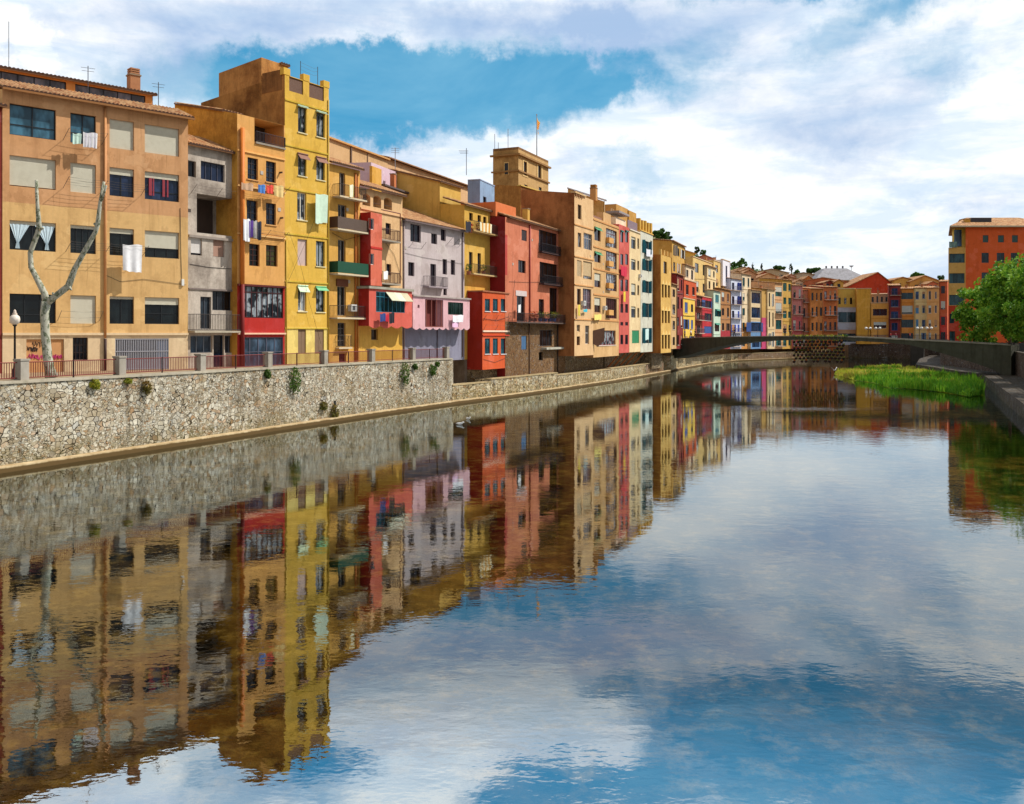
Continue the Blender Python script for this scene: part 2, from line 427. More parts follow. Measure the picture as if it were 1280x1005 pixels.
def chimney(H, u, y, v, w=.5, h=1.3, mat=None, pots=True):
    mb = MB(); mb.box(u-w/2, u+w/2, y-w/2, y+w/2, v-.6, v+h, 0); mb.box(u-w/2-.06, u+w/2+.06, y-w/2-.06, y+w/2+.06, v+h+.002, v+h+.1, 1)
    if pots:
        for i in range(3):
            z = v+h+.14+i*.16; mb.box(u-w/2+.02, u+w/2-.02, y-w/2+.02, y+w/2-.02, z, z+.1, 0)
        for sx in (-1, 1):
            for sy in (-1, 1): mb.box(u+sx*w*.3-.04, u+sx*w*.3+.04, y+sy*w*.3-.04, y+sy*w*.3+.04, v+h+.1, v+h+.6, 1)
    return mb.build('chimney', [mat or paint((170, 112, 74), .9), paint((150, 128, 104), .9)], H)
def antenna(H, u, y, v, h=2.5, w=.8, arms=3):
    mb = MB(); mb.tube([(u, y, v-.3), (u, y, v+h)], .03, 5)
    for i in range(arms):
        z = v+h-.15-.22*i; mb.tube([(u-w/2+.06*i, y+.1, z), (u+w/2-.06*i, y-.1, z)], .014, 4)
    return mb.build('antenna', paint((80, 82, 88), .4), H)
def cable(H, f, pts, out=.05, r=.018, col=(46, 42, 42)):
    mb = MB(); q = []
    for x, y in pts: u, v = f.uv(x, y); q.append((u, -out, v))
    mb.tube(q, r, 4); return mb.build('cable', paint(col, .7), H)
def pipe(H, u, y, v0, v1, mat, r=.06):
    mb = MB(); mb.tube([(u, y-r-.02, v0), (u, y-r-.02, v1)], r, 8); return mb.build('drainpipe', mat, H, True)
# ================================================================ near houses
class HB:
    def __init__(s, f): s.f = f; s.holes = []; s.wins = []; s.H = None
    def rect(s, x0, y0, x1, y1, d=0.0):
        xm = (x0+x1)/2
        u0, u1 = s.f.u(x0, d), s.f.u(x1, d)
        return u0, s.f.v(xm, y1, d), u1, s.f.v(xm, y0, d)
    def win(s, x0, y0, x1, y1, st='g', **k):
        q = s.rect(x0, y0, x1, y1); r = k.get('r', .26)
        if not k.pop('nohole', False): s.holes.append((*q, r))
        s.wins.append((q, st, k)); return s
    def void(s, x0, y0, x1, y1, depth=1.6):
        q = s.rect(x0, y0, x1, y1); s.holes.append((*q, depth)); s.wins.append((q, 'void', {'r': depth})); return s
    def grid(s, xs, ys, st='g', **k):
        """xs: (x0,x1) pairs, ys: (top,bottom) at the first column; rows stay level in the world"""
        rows = [(s.f.v((xs[0][0]+xs[0][1])/2, b), s.f.v((xs[0][0]+xs[0][1])/2, a)) for a, b in ys]
        for x0, x1 in xs:
            for b, t in rows:
                q = (s.f.u(x0), b, s.f.u(x1), t); kk = dict(k); s.holes.append((*q, kk.get('r', .26))); s.wins.append((q, st, kk))
        return s
    def make(s, name, label, top, mat, bottom, **k):
        s.H = house(name, label, s.f, top, mat, bottom, s.holes, **k)
        for q, st, kk in s.wins:
            if st == 'void':
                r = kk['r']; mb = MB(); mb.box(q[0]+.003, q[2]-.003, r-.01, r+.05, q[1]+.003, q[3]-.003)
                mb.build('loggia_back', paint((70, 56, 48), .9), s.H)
            else: window(s.H, s.f, *q, st=st, **kk)
        return s.H
    def bal(s, x0, x1, y, **k):
        v = s.f.v((x0+x1)/2, y); return balcony(s.H, s.f.u(x0), s.f.u(x1), v, **k)
def tpx(f, px, py, d=0.0): return f.v(px, py, d)
def coping_tile(H, f, v, o=.35, u0=None, u1=None, d=2.0, rise=1.0, fine=True):
    return tile_roof('roof', H, (u0 if u0 is not None else -.15), (u1 if u1 is not None else f.W+.15), -o, d, v, v+rise, fine=fine)
def line_poles(H, f, xs, y, out=1.0, n=4):
    """a clothes line: thin poles leaning out from the wall with wires between"""
    v = f.v(xs[0], y); us = [f.u(x) for x in xs]
    mb = MB()
    for u in us: mb.tube([(u, 0, v-.35), (u+.1, -out, v+.3)], .018, 4)
    for k in range(n):
        t = .35+.6*k/max(1, n-1)
        for a, b in zip(us[:-1], us[1:]):
            pa = Vector((a+.1*t, -out*t, v-.35+.65*t)); pb = Vector((b+.1*t, -out*t, v-.35+.65*t)); pm = (pa+pb)/2-Vector((0, 0, .06))
            mb.tube([pa, pm, pb], .008, 3)
    return mb.build('clothes_line', paint((92, 84, 78), .6), H)
def cloth(name, label, f, x0, y0, x1, y1, col, out=.7, waves=3, wob=.05, slant=0.0, stripes=None, group='washing hung out to dry', cat='laundry'):
    u0, u1 = f.u(x0, -out), f.u(x1, -out); xm = (x0+x1)/2; v0, v1 = f.v(xm, y1, -out), f.v(xm, y0, -out)
    mb = MB(); nx = 14; nz = 6; rnd = random.random()*6
    for s_ in (0, 1):
        o = len(mb.v)
        for j in range(nz+1):
            for i in range(nx+1):
                a = i/nx; b = j/nz
                yy = -out + wob*math.sin(a*waves*6.28+rnd)*(.3+b*.7) + s_*.012
                z = v1-(v1-v0)*b*(1-.04*math.sin(a*3+rnd)+.012*math.sin(a*17+rnd)) - slant*a - .05*math.sin(a*3.14*2)*(1 if b == 0 else .3)
                mb.v.append((u0+(u1-u0)*(a*(1-.06*b)+.03*b*math.sin(rnd)), yy, z))
        for j in range(nz):
            for i in range(nx):
                q = (o+j*(nx+1)+i, o+j*(nx+1)+i+1, o+(j+1)*(nx+1)+i+1, o+(j+1)*(nx+1)+i)
                mb.f.append(q if s_ else q[::-1]); mb.m.append(1 if stripes and (i//2) % 2 else 0)
    mats = [paint(col, .9)]+([paint(stripes, .9)] if stripes else [])
    o = mb.build(name, mats, None, True); o.location = f.loc(); o.rotation_euler = (0, 0, f.rz)
    return tag(o, label, cat, group)

GR = 4.5                           # level of the promenade above the water
OCH = (214, 150, 74)
# ---- building 1: ochre apartment block
f1 = Fac(3, 58.0, 235, 66.2, GR); b = HB(f1)
CL = [(12, 70), (88, 120), (137, 167.5), (181, 224)]
RW = [((134.5, 171.8), (143.5, 180), (150, 186.6), (156.7, 192.8)), ((198.5, 234.8), (204.5, 241), (210.4, 246.3), (215, 249.9)),
      ((277.8, 314.2), (283, 317), (285, 318.8), (288, 322)), ((369, 403.8), (369, 404.4), (370.5, 405), (371, 405))]
rv = []
for row in RW:
    t = sum(f1.v(sum(CL[i])/2, row[i][0]) for i in range(4))/4; bo = sum(f1.v(sum(CL[i])/2, row[i][1]) for i in range(4))/4
    rv.append((bo, t))
kind = [[('g', 0, 2, .35), ('g', 0, 2, .35), ('b', 1, 1, 0), ('b', 1, 1, 0)], [('b', .95, 1, 0), ('b', 1, 1, 0), ('g', .22, 2, .0), ('g', .2, 1, .3)],
        [('g', .12, 4, 0), ('g', .1, 4, 0), ('g', .17, 2, 0), ('g', .62, 3, 0)], [('g', 0, 3, .3), ('b', 1, 1, 0), ('g', .08, 2, 0), ('g', .25, 2, .4)]]
for ri, (vb, vt) in enumerate(rv):
    for ci in range(4):
        st, bl, nx, tp = kind[ri][ci]
        q = (f1.u(CL[ci][0]), vb, f1.u(CL[ci][1]), vt)
        b.holes.append((*q, .26)); k = dict(nx=nx, blind=bl, fc=(26, 30, 34), top=(1-tp) if tp else 0)
        k['gl'] = glass((100, 160, 190)) if (ri == 0) else glass((66, 88, 130)) if ri == 1 else glass((40, 50, 52))
        b.wins.append((q, 'g', k))
g0 = 0.0
b.holes += [(*b.rect(33, 424, 80, 466), .15), (*b.rect(144, 423, 211, 467), .25)]
b.win(91, 422, 110, 450, nx=4, nz=3, fc=(40, 26, 24))
vE = (f1.v(6, 113) + f1.v(230, 147))/2
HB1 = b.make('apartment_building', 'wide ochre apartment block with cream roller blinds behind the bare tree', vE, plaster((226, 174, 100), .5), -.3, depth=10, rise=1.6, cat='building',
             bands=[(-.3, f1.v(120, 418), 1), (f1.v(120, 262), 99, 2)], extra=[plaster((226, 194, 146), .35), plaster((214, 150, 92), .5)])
tile_roof('roof', HB1, -.1, f1.W+.3, -.45, 2.28, vE+.05, vE+1.1)
part(HB1, 'gutter', paint((150, 100, 50), .7), (-.1, f1.W+.3, -.52, -.4, vE-.1, vE+.03))
part(HB1, 'cornice_band', paint((226, 200, 160), .8), (0, f1.W, -.1, -.003, f1.v(120, 419), f1.v(120, 416)))
pipe(HB1, f1.u(131), 0, 2.2, vE-.1, paint((206, 144, 90), .6), .08); pipe(HB1, f1.u(131), 0, 0, 2.15, paint((60, 34, 30), .6), .09)
part(HB1, 'roller_shutter', slatted((218, 160, 104), 30), (f1.u(33.3), f1.u(79.7), .1, .14, 0, f1.v(56, 424.3)))
gm = MB()
for k, (x, y, w_, c) in enumerate([(48, 430, 7, 0), (44, 437, 4, 0), (38, 436, 5, 0), (38, 445.5, 9, 1), (50, 446, 9, 1), (66, 446, 5, 1), (73, 446, 5, 1), (61, 431, 4, 0)]):
    u, v = f1.uv(x, y); s_ = w_*.05; rnd = random.Random(k); pts = []
    for i in range(15): pts.append((u+s_*(i/7-1)+rnd.uniform(-.05, .05), .085, v+.22*math.sin(i*1.9+k)*rnd.uniform(.5, 1)))
    gm.tube(pts, .022 if c == 0 else .035, 3, c)
gm.build('graffiti', [paint((40, 34, 36), .7), paint((196, 60, 120), .7)], HB1)
q = b.rect(144, 423, 211, 467)
part(HB1, 'shopfront', glass((92, 100, 116)), (q[0]+.003, q[2]-.003, .2, .23, 0, q[3]-.003))
gm = MB(); n = 30
for i in range(n+1):
    u = q[0]+.03+(q[2]-q[0]-.06)*i/n; gm.box(u-.025, u+.025, .02, .07, 0, q[3]-.03, 0)
for z in (.05, q[3]-.9, q[3]-.05): gm.box(q[0], q[2], .0, .09, z-.03, z+.03, 0)
gm.build('window_grille', paint((160, 160, 168), .5), HB1)
part(HB1, 'door', paint((118, 142, 178), .5), (f1.u(197), f1.u(211)-.02, .1, .16, 0, q[3]-.2))
# attic storey
def rp(f, x, y, d): return f.uv(x, y, d)
vA = vE+.05+.75*(2.6/3.65)
ua = 0; ub = f1.u(216, 2.6)
part(HB1, 'attic_parapet', plaster((226, 140, 60), .25), (ua, ub, 2.3, 2.6, vE+.2, f1.v(110, 118, 2.3)))
da = 4.5; u0, u1 = 0.0, f1.u(191, da); vt = (f1.v(10, 89.5, da)+f1.v(185, 116.5, da))/2; vbA = vE+.6
atm = MB()
ah = [(f1.u(-2, da), f1.v(5, 104, da), f1.u(83, da), vt-.12, .25), (f1.u(94, da), f1.v(5, 104, da), f1.u(182, da), vt-.12, .25)]
ah[0] = (.05,)+ah[0][1:]
wall_mesh(atm, u1, vbA, vt, ah, u0, y=da); atm.box(u0+.01, u1-.01, da+.3, 9.5, vbA, vt); atm.box(u0, u0+.05, da, da+.3, vbA, vt); atm.box(u1-.05, u1, da, da+.3, vbA, vt)
atm.build('attic', plaster((226, 140, 60), .25), HB1)
for hh in ah: window(HB1, f1, *hh[:4], r=.2, nx=5, fc=(30, 30, 36), gl=glass((150, 150, 170)), y=da)
tile_roof('roof', HB1, u0-.2, u1+.25, da-.3, 9.6, vt+.05, vt+.9)
uc, vc = f1.uv(167, 112, 6.5); chimney(HB1, uc, 6.5, vc, .75, 1.0, paint((176, 122, 84), .9))
antenna(HB1, f1.u(110, 3.6), 3.6, f1.v(110, 116, 3.6), 1.9, .9, 2); antenna(HB1, f1.u(198, 3.5), 3.5, f1.v(198, 128, 3.5), 1.5, .9, 2)
mb = MB(); uu = f1.u(11, 5.5); mb.tube([(uu, 5.5, vt), (uu, 5.5, vt+3.6)], .02, 4); mb.build('antenna', paint((80, 82, 88), .4), HB1)
line_poles(HB1, f1, [79, 127], 168, .9, 3); line_poles(HB1, f1, [79, 127, 176], 228, .9, 4); line_poles(HB1, f1, [82, 131, 178], 308, .9, 4); line_poles(HB1, f1, [72, 124], 394, .5, 2)
part(HB1, 'meter_box', paint((226, 226, 220), .5), (f1.u(226.5), f1.u(229.5), -.12, -.003, f1.v(228, 357), f1.v(228, 349)))
# curtains drawn aside in the third-floor window
q = b.rect(*((12, RW[2][0][0], 70, RW[2][0][1])))
for s_, x0, x1 in ((1, 12.6, 30), (-1, 69, 52)):
    cm = MB()
    a, c = f1.u(x0), f1.u(x1); vt_, vb_ = rv[2][1]-.22, rv[2][0]+.1
    R_ = 12; cols_c = []
    for i in range(R_+1):
        t_c = i/R_; xt = a+(c+(c-a)*.45-a)*t_c; xm_ = a+(c-a)*(.48+.2*t_c); xb = a+(c-a)*(.40+.34*t_c); yo = .11+.02*math.sin(i*2.4)
        cols_c.append([(xt, yo, vt_), ((xt*.45+xm_*.55), yo, vt_-(vt_-vb_)*.4), (xm_, yo, vt_-(vt_-vb_)*.74), (xb, yo, vb_)])
    for i in range(R_):
        for j in range(3): cm.quad(cols_c[i][j], cols_c[i+1][j], cols_c[i+1][j+1], cols_c[i][j+1])
    cm.build('curtain', paint((196, 216, 226), .9), HB1)
q = (f1.u(181), rv[1][0], f1.u(224), rv[1][1])
for x, w_ in ((187, 4), (192, 1.6), (204, 3.2), (209.5, 2)): cm = MB(); cm.box(f1.u(x), f1.u(x+w_), .125, .14, q[1]+.3, q[3]-.35); cm.build('curtain', paint((150, 60, 70), .9), HB1)

cloth('white_sheet', 'large white sheet hanging below the line between ochre block windows', f1, 153.5, 306, 178, 339, (238, 238, 240), .75, 2, .06)
cloth('white_towel', 'white striped cloth hanging under the top window of ochre block', f1, 104, 166, 122, 185, (236, 234, 236), .7, 4, .05, .0, (200, 196, 206))
cloth('pale_towel', 'small pale green towel on the top floor line of ochre block', f1, 91, 167, 102, 180, (196, 224, 210), .7, 2, .03)

# far left sliver of a dark red house
f0 = Fac(-60, 55.5, 2, 58.0, GR)
v0_ = f0.v(0, 134)
b = HB(f0); b.win(-50, 160, -30, 200, nx=2); b.win(-50, 300, -30, 340, nx=2); b.win(-50, 380, -30, 420, nx=2)
H0 = b.make('house', 'dark red house cut by the left edge of the photo', v0_, plaster((140, 44, 34), .4), -.3, depth=9, rise=1.0)
tile_roof('roof', H0, -.2, f0.W+.1, -.5, 4, v0_+.05, v0_+.8)

fA = Fac(-560, 43.5, -66, 55.2, GR); b = HB(fA)
b.grid([(-520, -460), (-400, -340), (-290, -240), (-190, -145), (-115, -85)], [(120, 170), (210, 260), (300, 350), (385, 430)], nx=2, fc=(80, 60, 50), sill=(200, 180, 150))
HA = b.make('house', 'long sandy house beyond the left edge of the photo', f0.v(0, 150), plaster((214, 176, 120), .4), -.3, depth=9, rise=1.0)
tile_roof('roof', HA, -.2, fA.W+.1, -.5, 4, f0.v(0, 150)+.05, f0.v(0, 150)+1.2)

# ---- building 2: grey house
f2 = Fac(235, 66.7, 291.5, 70.2, GR); b = HB(f2)
b.win(233.5, 201, 245, 221, nx=1, gl=glass((34, 34, 40)), fc=(90, 84, 84)); b.win(251, 203.5, 281, 226, nx=4, gl=glass((50, 66, 100)), fc=(60, 62, 78))
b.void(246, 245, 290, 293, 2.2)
b.win(238.5, 297.5, 252.5, 319, blind=.85, bc=(220, 214, 208), nx=1); b.win(266.5, 299, 280.5, 321, st='g', blind=.95, bc=(176, 136, 116), nx=1)
b.win(250.5, 371, 264, 411, st='d', nx=2, gl=glass((60, 72, 84)), fc=(70, 72, 80)); b.win(265.5, 364, 290, 388, nx=3, gl=glass((40, 44, 52)), fc=(52, 54, 60))
b.win(238, 419.5, 265.5, 441, nx=3, gl=glass((80, 110, 140)), fc=(120, 128, 140)); b.win(267, 419, 280, 462, st='d', nx=1, gl=glass((30, 44, 66)), fc=(40, 52, 74)); b.win(281, 419.5, 294.5, 441, nx=2, gl=glass((70, 100, 130)), fc=(90, 98, 112))
v2 = f2.v(262, 187)
H2 = b.make('house', 'narrow grey weathered house with a deep dark loggia between ochre and orange houses', v2, grimy((198, 184, 168), (128, 116, 106)), -.3, depth=8, rise=1.2)
tile_roof('roof', H2, -.2, f2.W+.1, -.4, 3, v2+.05, v2+1.45)
part(H2, 'ledge', paint((150, 138, 128), .9), (0, f2.W, -.15, -.003, f2.v(262, 299), f2.v(262, 296)))
part(H2, 'cornice_band', paint((120, 108, 102), .9), (0, f2.W, -.08, -.003, f2.v(262, 363), f2.v(262, 361)))
b.bal(234.5, 297, 413.5, p=.8, rail='bars', slab=(176, 166, 146), hh=1.2)
part(H2, 'loggia_door', paint((40, 44, 58), .6), (f2.u(246)+.3, f2.u(255), 2.1, 2.16, f2.v(265, 293), f2.v(265, 254)))
line_poles(H2, f2, [238, 270, 290], 236, .6, 3)
part(H2, 'vent', paint((80, 70, 66), .9), (f2.u(234.8), f2.u(238.5), -.02, .02-.03, f2.v(237, 265), f2.v(237, 261)))

# ---- building 3: orange house with red glazed base
f3 = Fac(296.5, 69.76, 356, 73.8, GR); b = HB(f3)
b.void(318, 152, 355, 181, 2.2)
K3 = dict(nx=2, nz=4, fc=(48, 40, 40), gl=glass((50, 66, 90)), sill=(214, 160, 96))
for r_ in ((309.5, 197.5, 322.5, 224.5), (332.5, 202, 345, 228), (308.5, 250.5, 322, 281), (332.5, 254, 345, 281)): b.win(*r_, **K3)
b.win(311.5, 305, 324.5, 332.5, nx=2, nz=4, fc=(66, 34, 26), gl=glass((30, 26, 28))); b.win(332.5, 306.5, 347, 332.8, nx=2, nz=4, fc=(66, 34, 26), gl=glass((96, 92, 40)))
b.win(301.5, 358, 354, 397.5, nx=8, nz=1, fc=(58, 18, 20), gl=curtain_glass(), top=.2, r=.14, fr=.08)
b.win(302, 421.5, 354, 458, nx=5, nz=2, fc=(90, 92, 110), gl=glass((100, 130, 160)), r=.14)
v3 = (f3.v(300, 143.5)+f3.v(352, 155))/2; vr = f3.v(326, 357)
H3 = b.make('house', 'orange house with red base and wide glazed gallery beside yellow tower house', v3, plaster((226, 156, 70), .3), -.3, depth=7.4, rise=1.7,
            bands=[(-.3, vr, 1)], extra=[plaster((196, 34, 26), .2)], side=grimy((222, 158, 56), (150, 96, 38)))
tile_roof('roof', H3, -.15, f3.W*.4, 1.5, 7.3, v3+.42, v3+1.75)
for y_ in (235.5, 294): part(H3, 'ledge', paint((236, 186, 120), .8), (0, f3.W, -.14, -.003, f3.v(326, y_+2), f3.v(326, y_)))
part(H3, 'cornice_band', paint((238, 180, 104), .8), (0, f3.W, -.1, -.003, f3.v(326, 194.5), f3.v(326, 192.5)))
part(H3, 'ledge', paint((236, 190, 160), .8), (0, f3.W, -.16, -.003, f3.v(326, 418), f3.v(326, 416)))
part(H3, 'ledge', paint((90, 22, 20), .8), (0, f3.W, -.16, -.003, vr-.1, vr+.05))
pipe(H3, .35, 0, vr, f3.v(300, 160), paint((214, 120, 40), .6), .16); pipe(H3, .35, 0, 0, vr, paint((120, 24, 20), .6), .16)
balcony(H3, f3.u(319), f3.W, f3.v(337, 181), p=.12, rail='bars', col=(60, 52, 60), hh=.8)
line_poles(H3, f3, [304, 328, 352], 231, .9, 4); line_poles(H3, f3, [306, 330, 352], 290, .7, 3)
for x_, y_ in ((345, 216), (346, 273)): part(H3, 'bracket', paint((60, 44, 36), .6), (f3.u(x_+4), f3.u(x_+5), -.3, -.003, f3.v(x_, y_), f3.v(x_, y_-2)))
cols = [((302, 229, 317, 238), (196, 160, 130), 'brown cloth sagging on the upper line of orange house'), ((323, 231, 332, 241.5), (80, 130, 200), 'blue towel on the upper line of orange house'),
        ((333, 231.5, 342, 241.5), (226, 80, 66), 'coral red towel on the upper line of orange house'), ((343, 232, 355, 246), (226, 196, 130), 'yellow cloth at the right end of the upper line of orange house')]
for q, c, l in cols: cloth('towel', l, f3, *q, c, .7, 2, .05, .0)
for q, c, l in [((304.5, 274, 313, 301), (236, 236, 240), 'white shirt hanging lowest on the middle line of orange house'), ((311, 276, 317, 296), (90, 60, 140), 'purple top on the middle line of orange house'),
                ((317, 276, 321.5, 298.5), (190, 186, 180), 'pale grey trousers on the middle line of orange house'), ((321.5, 277, 327, 299.5), (44, 46, 62), 'dark trousers on the middle line of orange house')]:
    cloth('clothing', l, f3, *q, c, .65, 2, .05)

# ---- building 4: yellow tower house
f4 = Fac(356, 73.8, 411, 78.0, GR); b = HB(f4)
YL = (226, 172, 46)
K4 = dict(nx=2, nz=1, fc=(56, 76, 66), sill=(226, 214, 170), gl=curtain_glass())
b.win(372.5, 134, 383, 166, awn=((176, 196, 170), .12, .35), **K4); b.win(395.5, 141, 406, 171.5, awn=((176, 196, 170), .12, .35), **K4)
b.win(372.5, 193.5, 383, 220, awn=((140, 100, 84), .45, .4), **K4); b.win(395.5, 198, 406, 225, awn=((140, 100, 84), .45, .4), **K4)
K4b = dict(K4); K4b['fc'] = (236, 232, 220)
b.win(371.5, 241, 383, 275, **K4b); b.win(395.5, 245, 407, 277, **K4)
b.win(372, 299, 384, 332, nx=1, blind=1.0, bc=(214, 186, 176), fc=(200, 180, 160)); b.win(395, 301.5, 406, 333, **K4)
b.win(372.5, 358, 383, 389, awn=((206, 226, 190), .5, .35), **K4b); b.win(395, 359.5, 406, 390, awn=((120, 190, 140), .3, .4), **K4)
b.win(372.5, 411, 382.5, 442, st='s', col=(140, 112, 84), fc=(110, 84, 60)); b.win(393.5, 411, 405, 442, st='s', col=(140, 112, 84), fc=(110, 84, 60))
v4 = 24.75-GR+2.42
v4 = EYE+20.1-GR
vP = EYE+20.75-GR
# parapet openings filled with lattice
pw = [(*b.rect(361.5, 99, 379, 116), .2), (*b.rect(386.5, 106, 405, 124), .2)]
vtp = v4+.7
pw = [(a, max(c, v4-.9), b_, vtp-.05, r_) for a, c, b_, d_, r_ in [(p_[0], p_[1], p_[2], p_[3], .2) for p_ in pw]]
b.holes += pw
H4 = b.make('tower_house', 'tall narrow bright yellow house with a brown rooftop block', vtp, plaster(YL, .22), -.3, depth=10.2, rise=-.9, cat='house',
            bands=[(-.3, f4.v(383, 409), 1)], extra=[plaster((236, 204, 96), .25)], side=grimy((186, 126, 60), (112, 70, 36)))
for p_ in pw: part(H4, 'lattice_screen', slatted((110, 74, 54), 50), (p_[0]+.003, p_[2]-.003, .08, .14, p_[1]+.003, p_[3]-.003))
for x_ in (358.5, 383, 408):
    u = f4.u(x_); part(H4, 'parapet_pier', plaster(YL, .22), (u-.35, u+.35, -.03, .4, vtp+.002, vtp+.55))
for y_ in (131, 186, 239, 294, 352, 409.5): part(H4, 'cornice_band', plaster((212, 172, 36), .3), (0, f4.W, -.07, -.003, f4.v(383, y_+1.8), f4.v(383, y_)))
# rooftop block
d1, d2 = 2.7, 7.9; vb4 = v4-1.2; pt = EYE+22.35-GR
pm = MB(); pm.side_prism([(d1, vb4), (d2, vb4), (d2, pt-.25), (d1, pt+.25)], 0, 2.9); pm.build('rooftop_block', grimy((200, 138, 70), (124, 78, 42)), H4)
tile_roof('roof', H4, 2.0, 3.05, d1-.15, d2+.1, pt+.27, pt-.2)
part(H4, 'front_parapet_wall', grimy((150, 98, 50), (80, 50, 28)), (-.02, .3, .35, 2.6, vtp-1.2, vtp+.45))
mb = MB()
for u in (2.7, f4.W-.3): mb.tube([(u, 1.0, vtp), (u, 1.0, vtp+1.9)], .035, 4)
for z in (1.8, 1.5, 1.2): mb.tube([(2.7, 1, vtp+z), (4.2, 1, vtp+z-.15), (f4.W-.3, 1, vtp+z)], .01, 3)
mb.build('clothes_line', paint((90, 92, 96), .5), H4)
pipe(H4, .12, 0, 0, f4.v(358, 300), paint((206, 170, 60), .6), .05); pipe(H4, f4.W-.1, 0, 0, vtp-1, paint((206, 170, 60), .6), .05)
cloth('window_awning', 'long pale green cloth awning hanging from a window of yellow tower house', f4, 394.5, 243, 410, 279, (206, 230, 206), .5, 1, .04, 0, None, None, 'awning')

# ---- building 5: amber house with balconies
f5 = Fac(411.3, 78.5, 450, 82.2, GR); b = HB(f5)
K5 = dict(nx=2, fc=(150, 140, 130), gl=glass((40, 40, 46)))
b.win(424, 216, 431.5, 245.5, st='d', **K5); b.win(422.5, 256, 433, 287, st='d', **K5); b.win(422.5, 300, 432, 334, st='d', **K5)
b.win(421.5, 358, 432.5, 394.5, st='d', **K5); b.win(422, 403.5, 432, 433, nx=2, nz=4, fc=(110, 100, 96), gl=glass((56, 52, 56)))
b.win(424, 442, 432.5, 455, nx=1, fc=(120, 30, 30), gl=glass((90, 40, 50)))
v5 = f5.v(430, 208.5)
H5 = b.make('house', 'amber house with five stacked balconies right of the yellow tower house', v5, plaster((222, 158, 56), .3), -.3, depth=8, rise=1.0)
tile_roof('roof', H5, -.1, f5.W+.1, -.45, 3, v5+.05, v5+1.3)
for x0, x1, y, kk in ((416, 450, 248, dict(rail='bars', p=.8)), (412, 451, 288.5, dict(rail='lattice', col=(96, 74, 60), p=.9)), (411.5, 450, 343, dict(rail='solid', col=(14, 74, 52), p=.95)),
                      (411.5, 450, 397, dict(rail='bars', p=.9)), (419.5, 436, 434, dict(rail='bars', p=.4))):
    b.bal(x0, x1, y, slab=(206, 190, 160), **kk)
pipe(H5, f5.u(443.5), 0, 0, v5-.3, paint((196, 110, 40), .6), .07); pipe(H5, f5.u(446.5), 0, 0, v5-.3, paint((206, 124, 50), .6), .05)
part(H5, 'blind_box', paint((110, 60, 34), .7), (f5.u(420), f5.u(434), -.12, -.003, f5.v(427, 358), f5.v(427, 349)))
cloth('beach_towel', 'patterned yellow and white cloth on the top balcony of amber house', f5, 437, 231, 442, 246, (238, 226, 150), .84, 1, .02, 0, (230, 232, 236))

# ---- building 6: beige house with arched openings
f6 = Fac(450, 82.3, 503, 88.6, GR); b = HB(f6)
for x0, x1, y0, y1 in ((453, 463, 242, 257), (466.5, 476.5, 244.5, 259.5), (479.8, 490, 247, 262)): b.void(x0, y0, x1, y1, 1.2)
b.win(482, 279, 488.5, 293, nx=2, gl=glass((60, 80, 110))); b.win(483, 330, 489, 344, nx=2, gl=glass((60, 76, 100)))
b.win(464, 411.5, 472.5, 425, nx=1, fc=(140, 116, 84), gl=glass((90, 66, 56)))
v6 = f6.v(477, 240)
H6 = b.make('house', 'beige house with three dark attic openings and a red bay with green blue windows', v6, plaster((222, 172, 112), .4), -.3, depth=8, rise=.8,
            bands=[(-.3, f6.v(477, 400), 1)], extra=[plaster((226, 168, 52), .3)])
tile_roof('roof', H6, -.1, f6.W+.1, -.5, 3, v6+.05, v6+1.35)
for x0, x1, y0, y1 in ((453, 463, 242, 257), (466.5, 476.5, 244.5, 259.5), (479.8, 490, 247, 262)):      # rounded heads of the openings
    q = b.rect(x0, y0, x1, y1); mb = MB(); w_ = q[2]-q[0]
    for s_ in (0, 1):
        e = q[0] if s_ == 0 else q[2]; sg = 1 if s_ == 0 else -1
        pts = [(e, q[3]), (e, q[3]-.35)]+[(e+sg*w_/2*(1-math.cos(a)), q[3]-.35+.33*math.sin(a)) for a in (.4, .8, 1.2, 1.57)]
        n_ = len(pts); mb.add([(p_[0], .003, p_[1]) for p_ in pts]+[(p_[0], .3, p_[1]) for p_ in pts], [tuple(range(n_))]+[(i, (i+1) % n_, n_+(i+1) % n_, n_+i) for i in range(n_)])
    mb.build('arch', plaster((222, 172, 112), .4), H6)
    part(H6, 'railing', paint((70, 50, 40), .6), (q[0]+.003, q[2]-.003, .1, .14, q[1]+.35, q[1]+.4))
part(H6, 'ledge', paint((220, 176, 130), .8), (0, f6.W, -.12, -.003, f6.v(477, 266.5), f6.v(477, 264.8)))
# red upper bay on the left
p6 = 1.15; fr6 = offset_fac(f6, p6)
ub0 = 0.0; ub1 = fr6.u(477.5); vb0, vb1 = fr6.v(468, 357), fr6.v(468, 266)
rm = MB(); hol = [(fr6.u(462), fr6.v(464.5, 287), fr6.u(467.5), fr6.v(464.5, 273), .15), (fr6.u(463), fr6.v(465, 331), fr6.u(467.5), fr6.v(465, 317), .15)]
wall_mesh(rm, ub1, vb0, vb1, hol, ub0, y=-p6, bands=[(vb0, vb1, 0)]); rm.quad((ub0, -p6, vb0), (ub0, -p6, vb1), (ub0, -.003, vb1), (ub0, -.003, vb0), 1); rm.quad((ub1, -p6, vb0), (ub1, -.003, vb0), (ub1, -.003, vb1), (ub1, -p6, vb1), 0)
rm.quad((ub0, -p6, vb1), (ub1, -p6, vb1), (ub1, -.003, vb1), (ub0, -.003, vb1)); rm.quad((ub0, -p6, vb0), (ub0, -.003, vb0), (ub1, -.003, vb0), (ub1, -p6, vb0))
rm.build('upper_bay', [plaster((222, 96, 66), .3), plaster((190, 34, 22), .3)], H6)
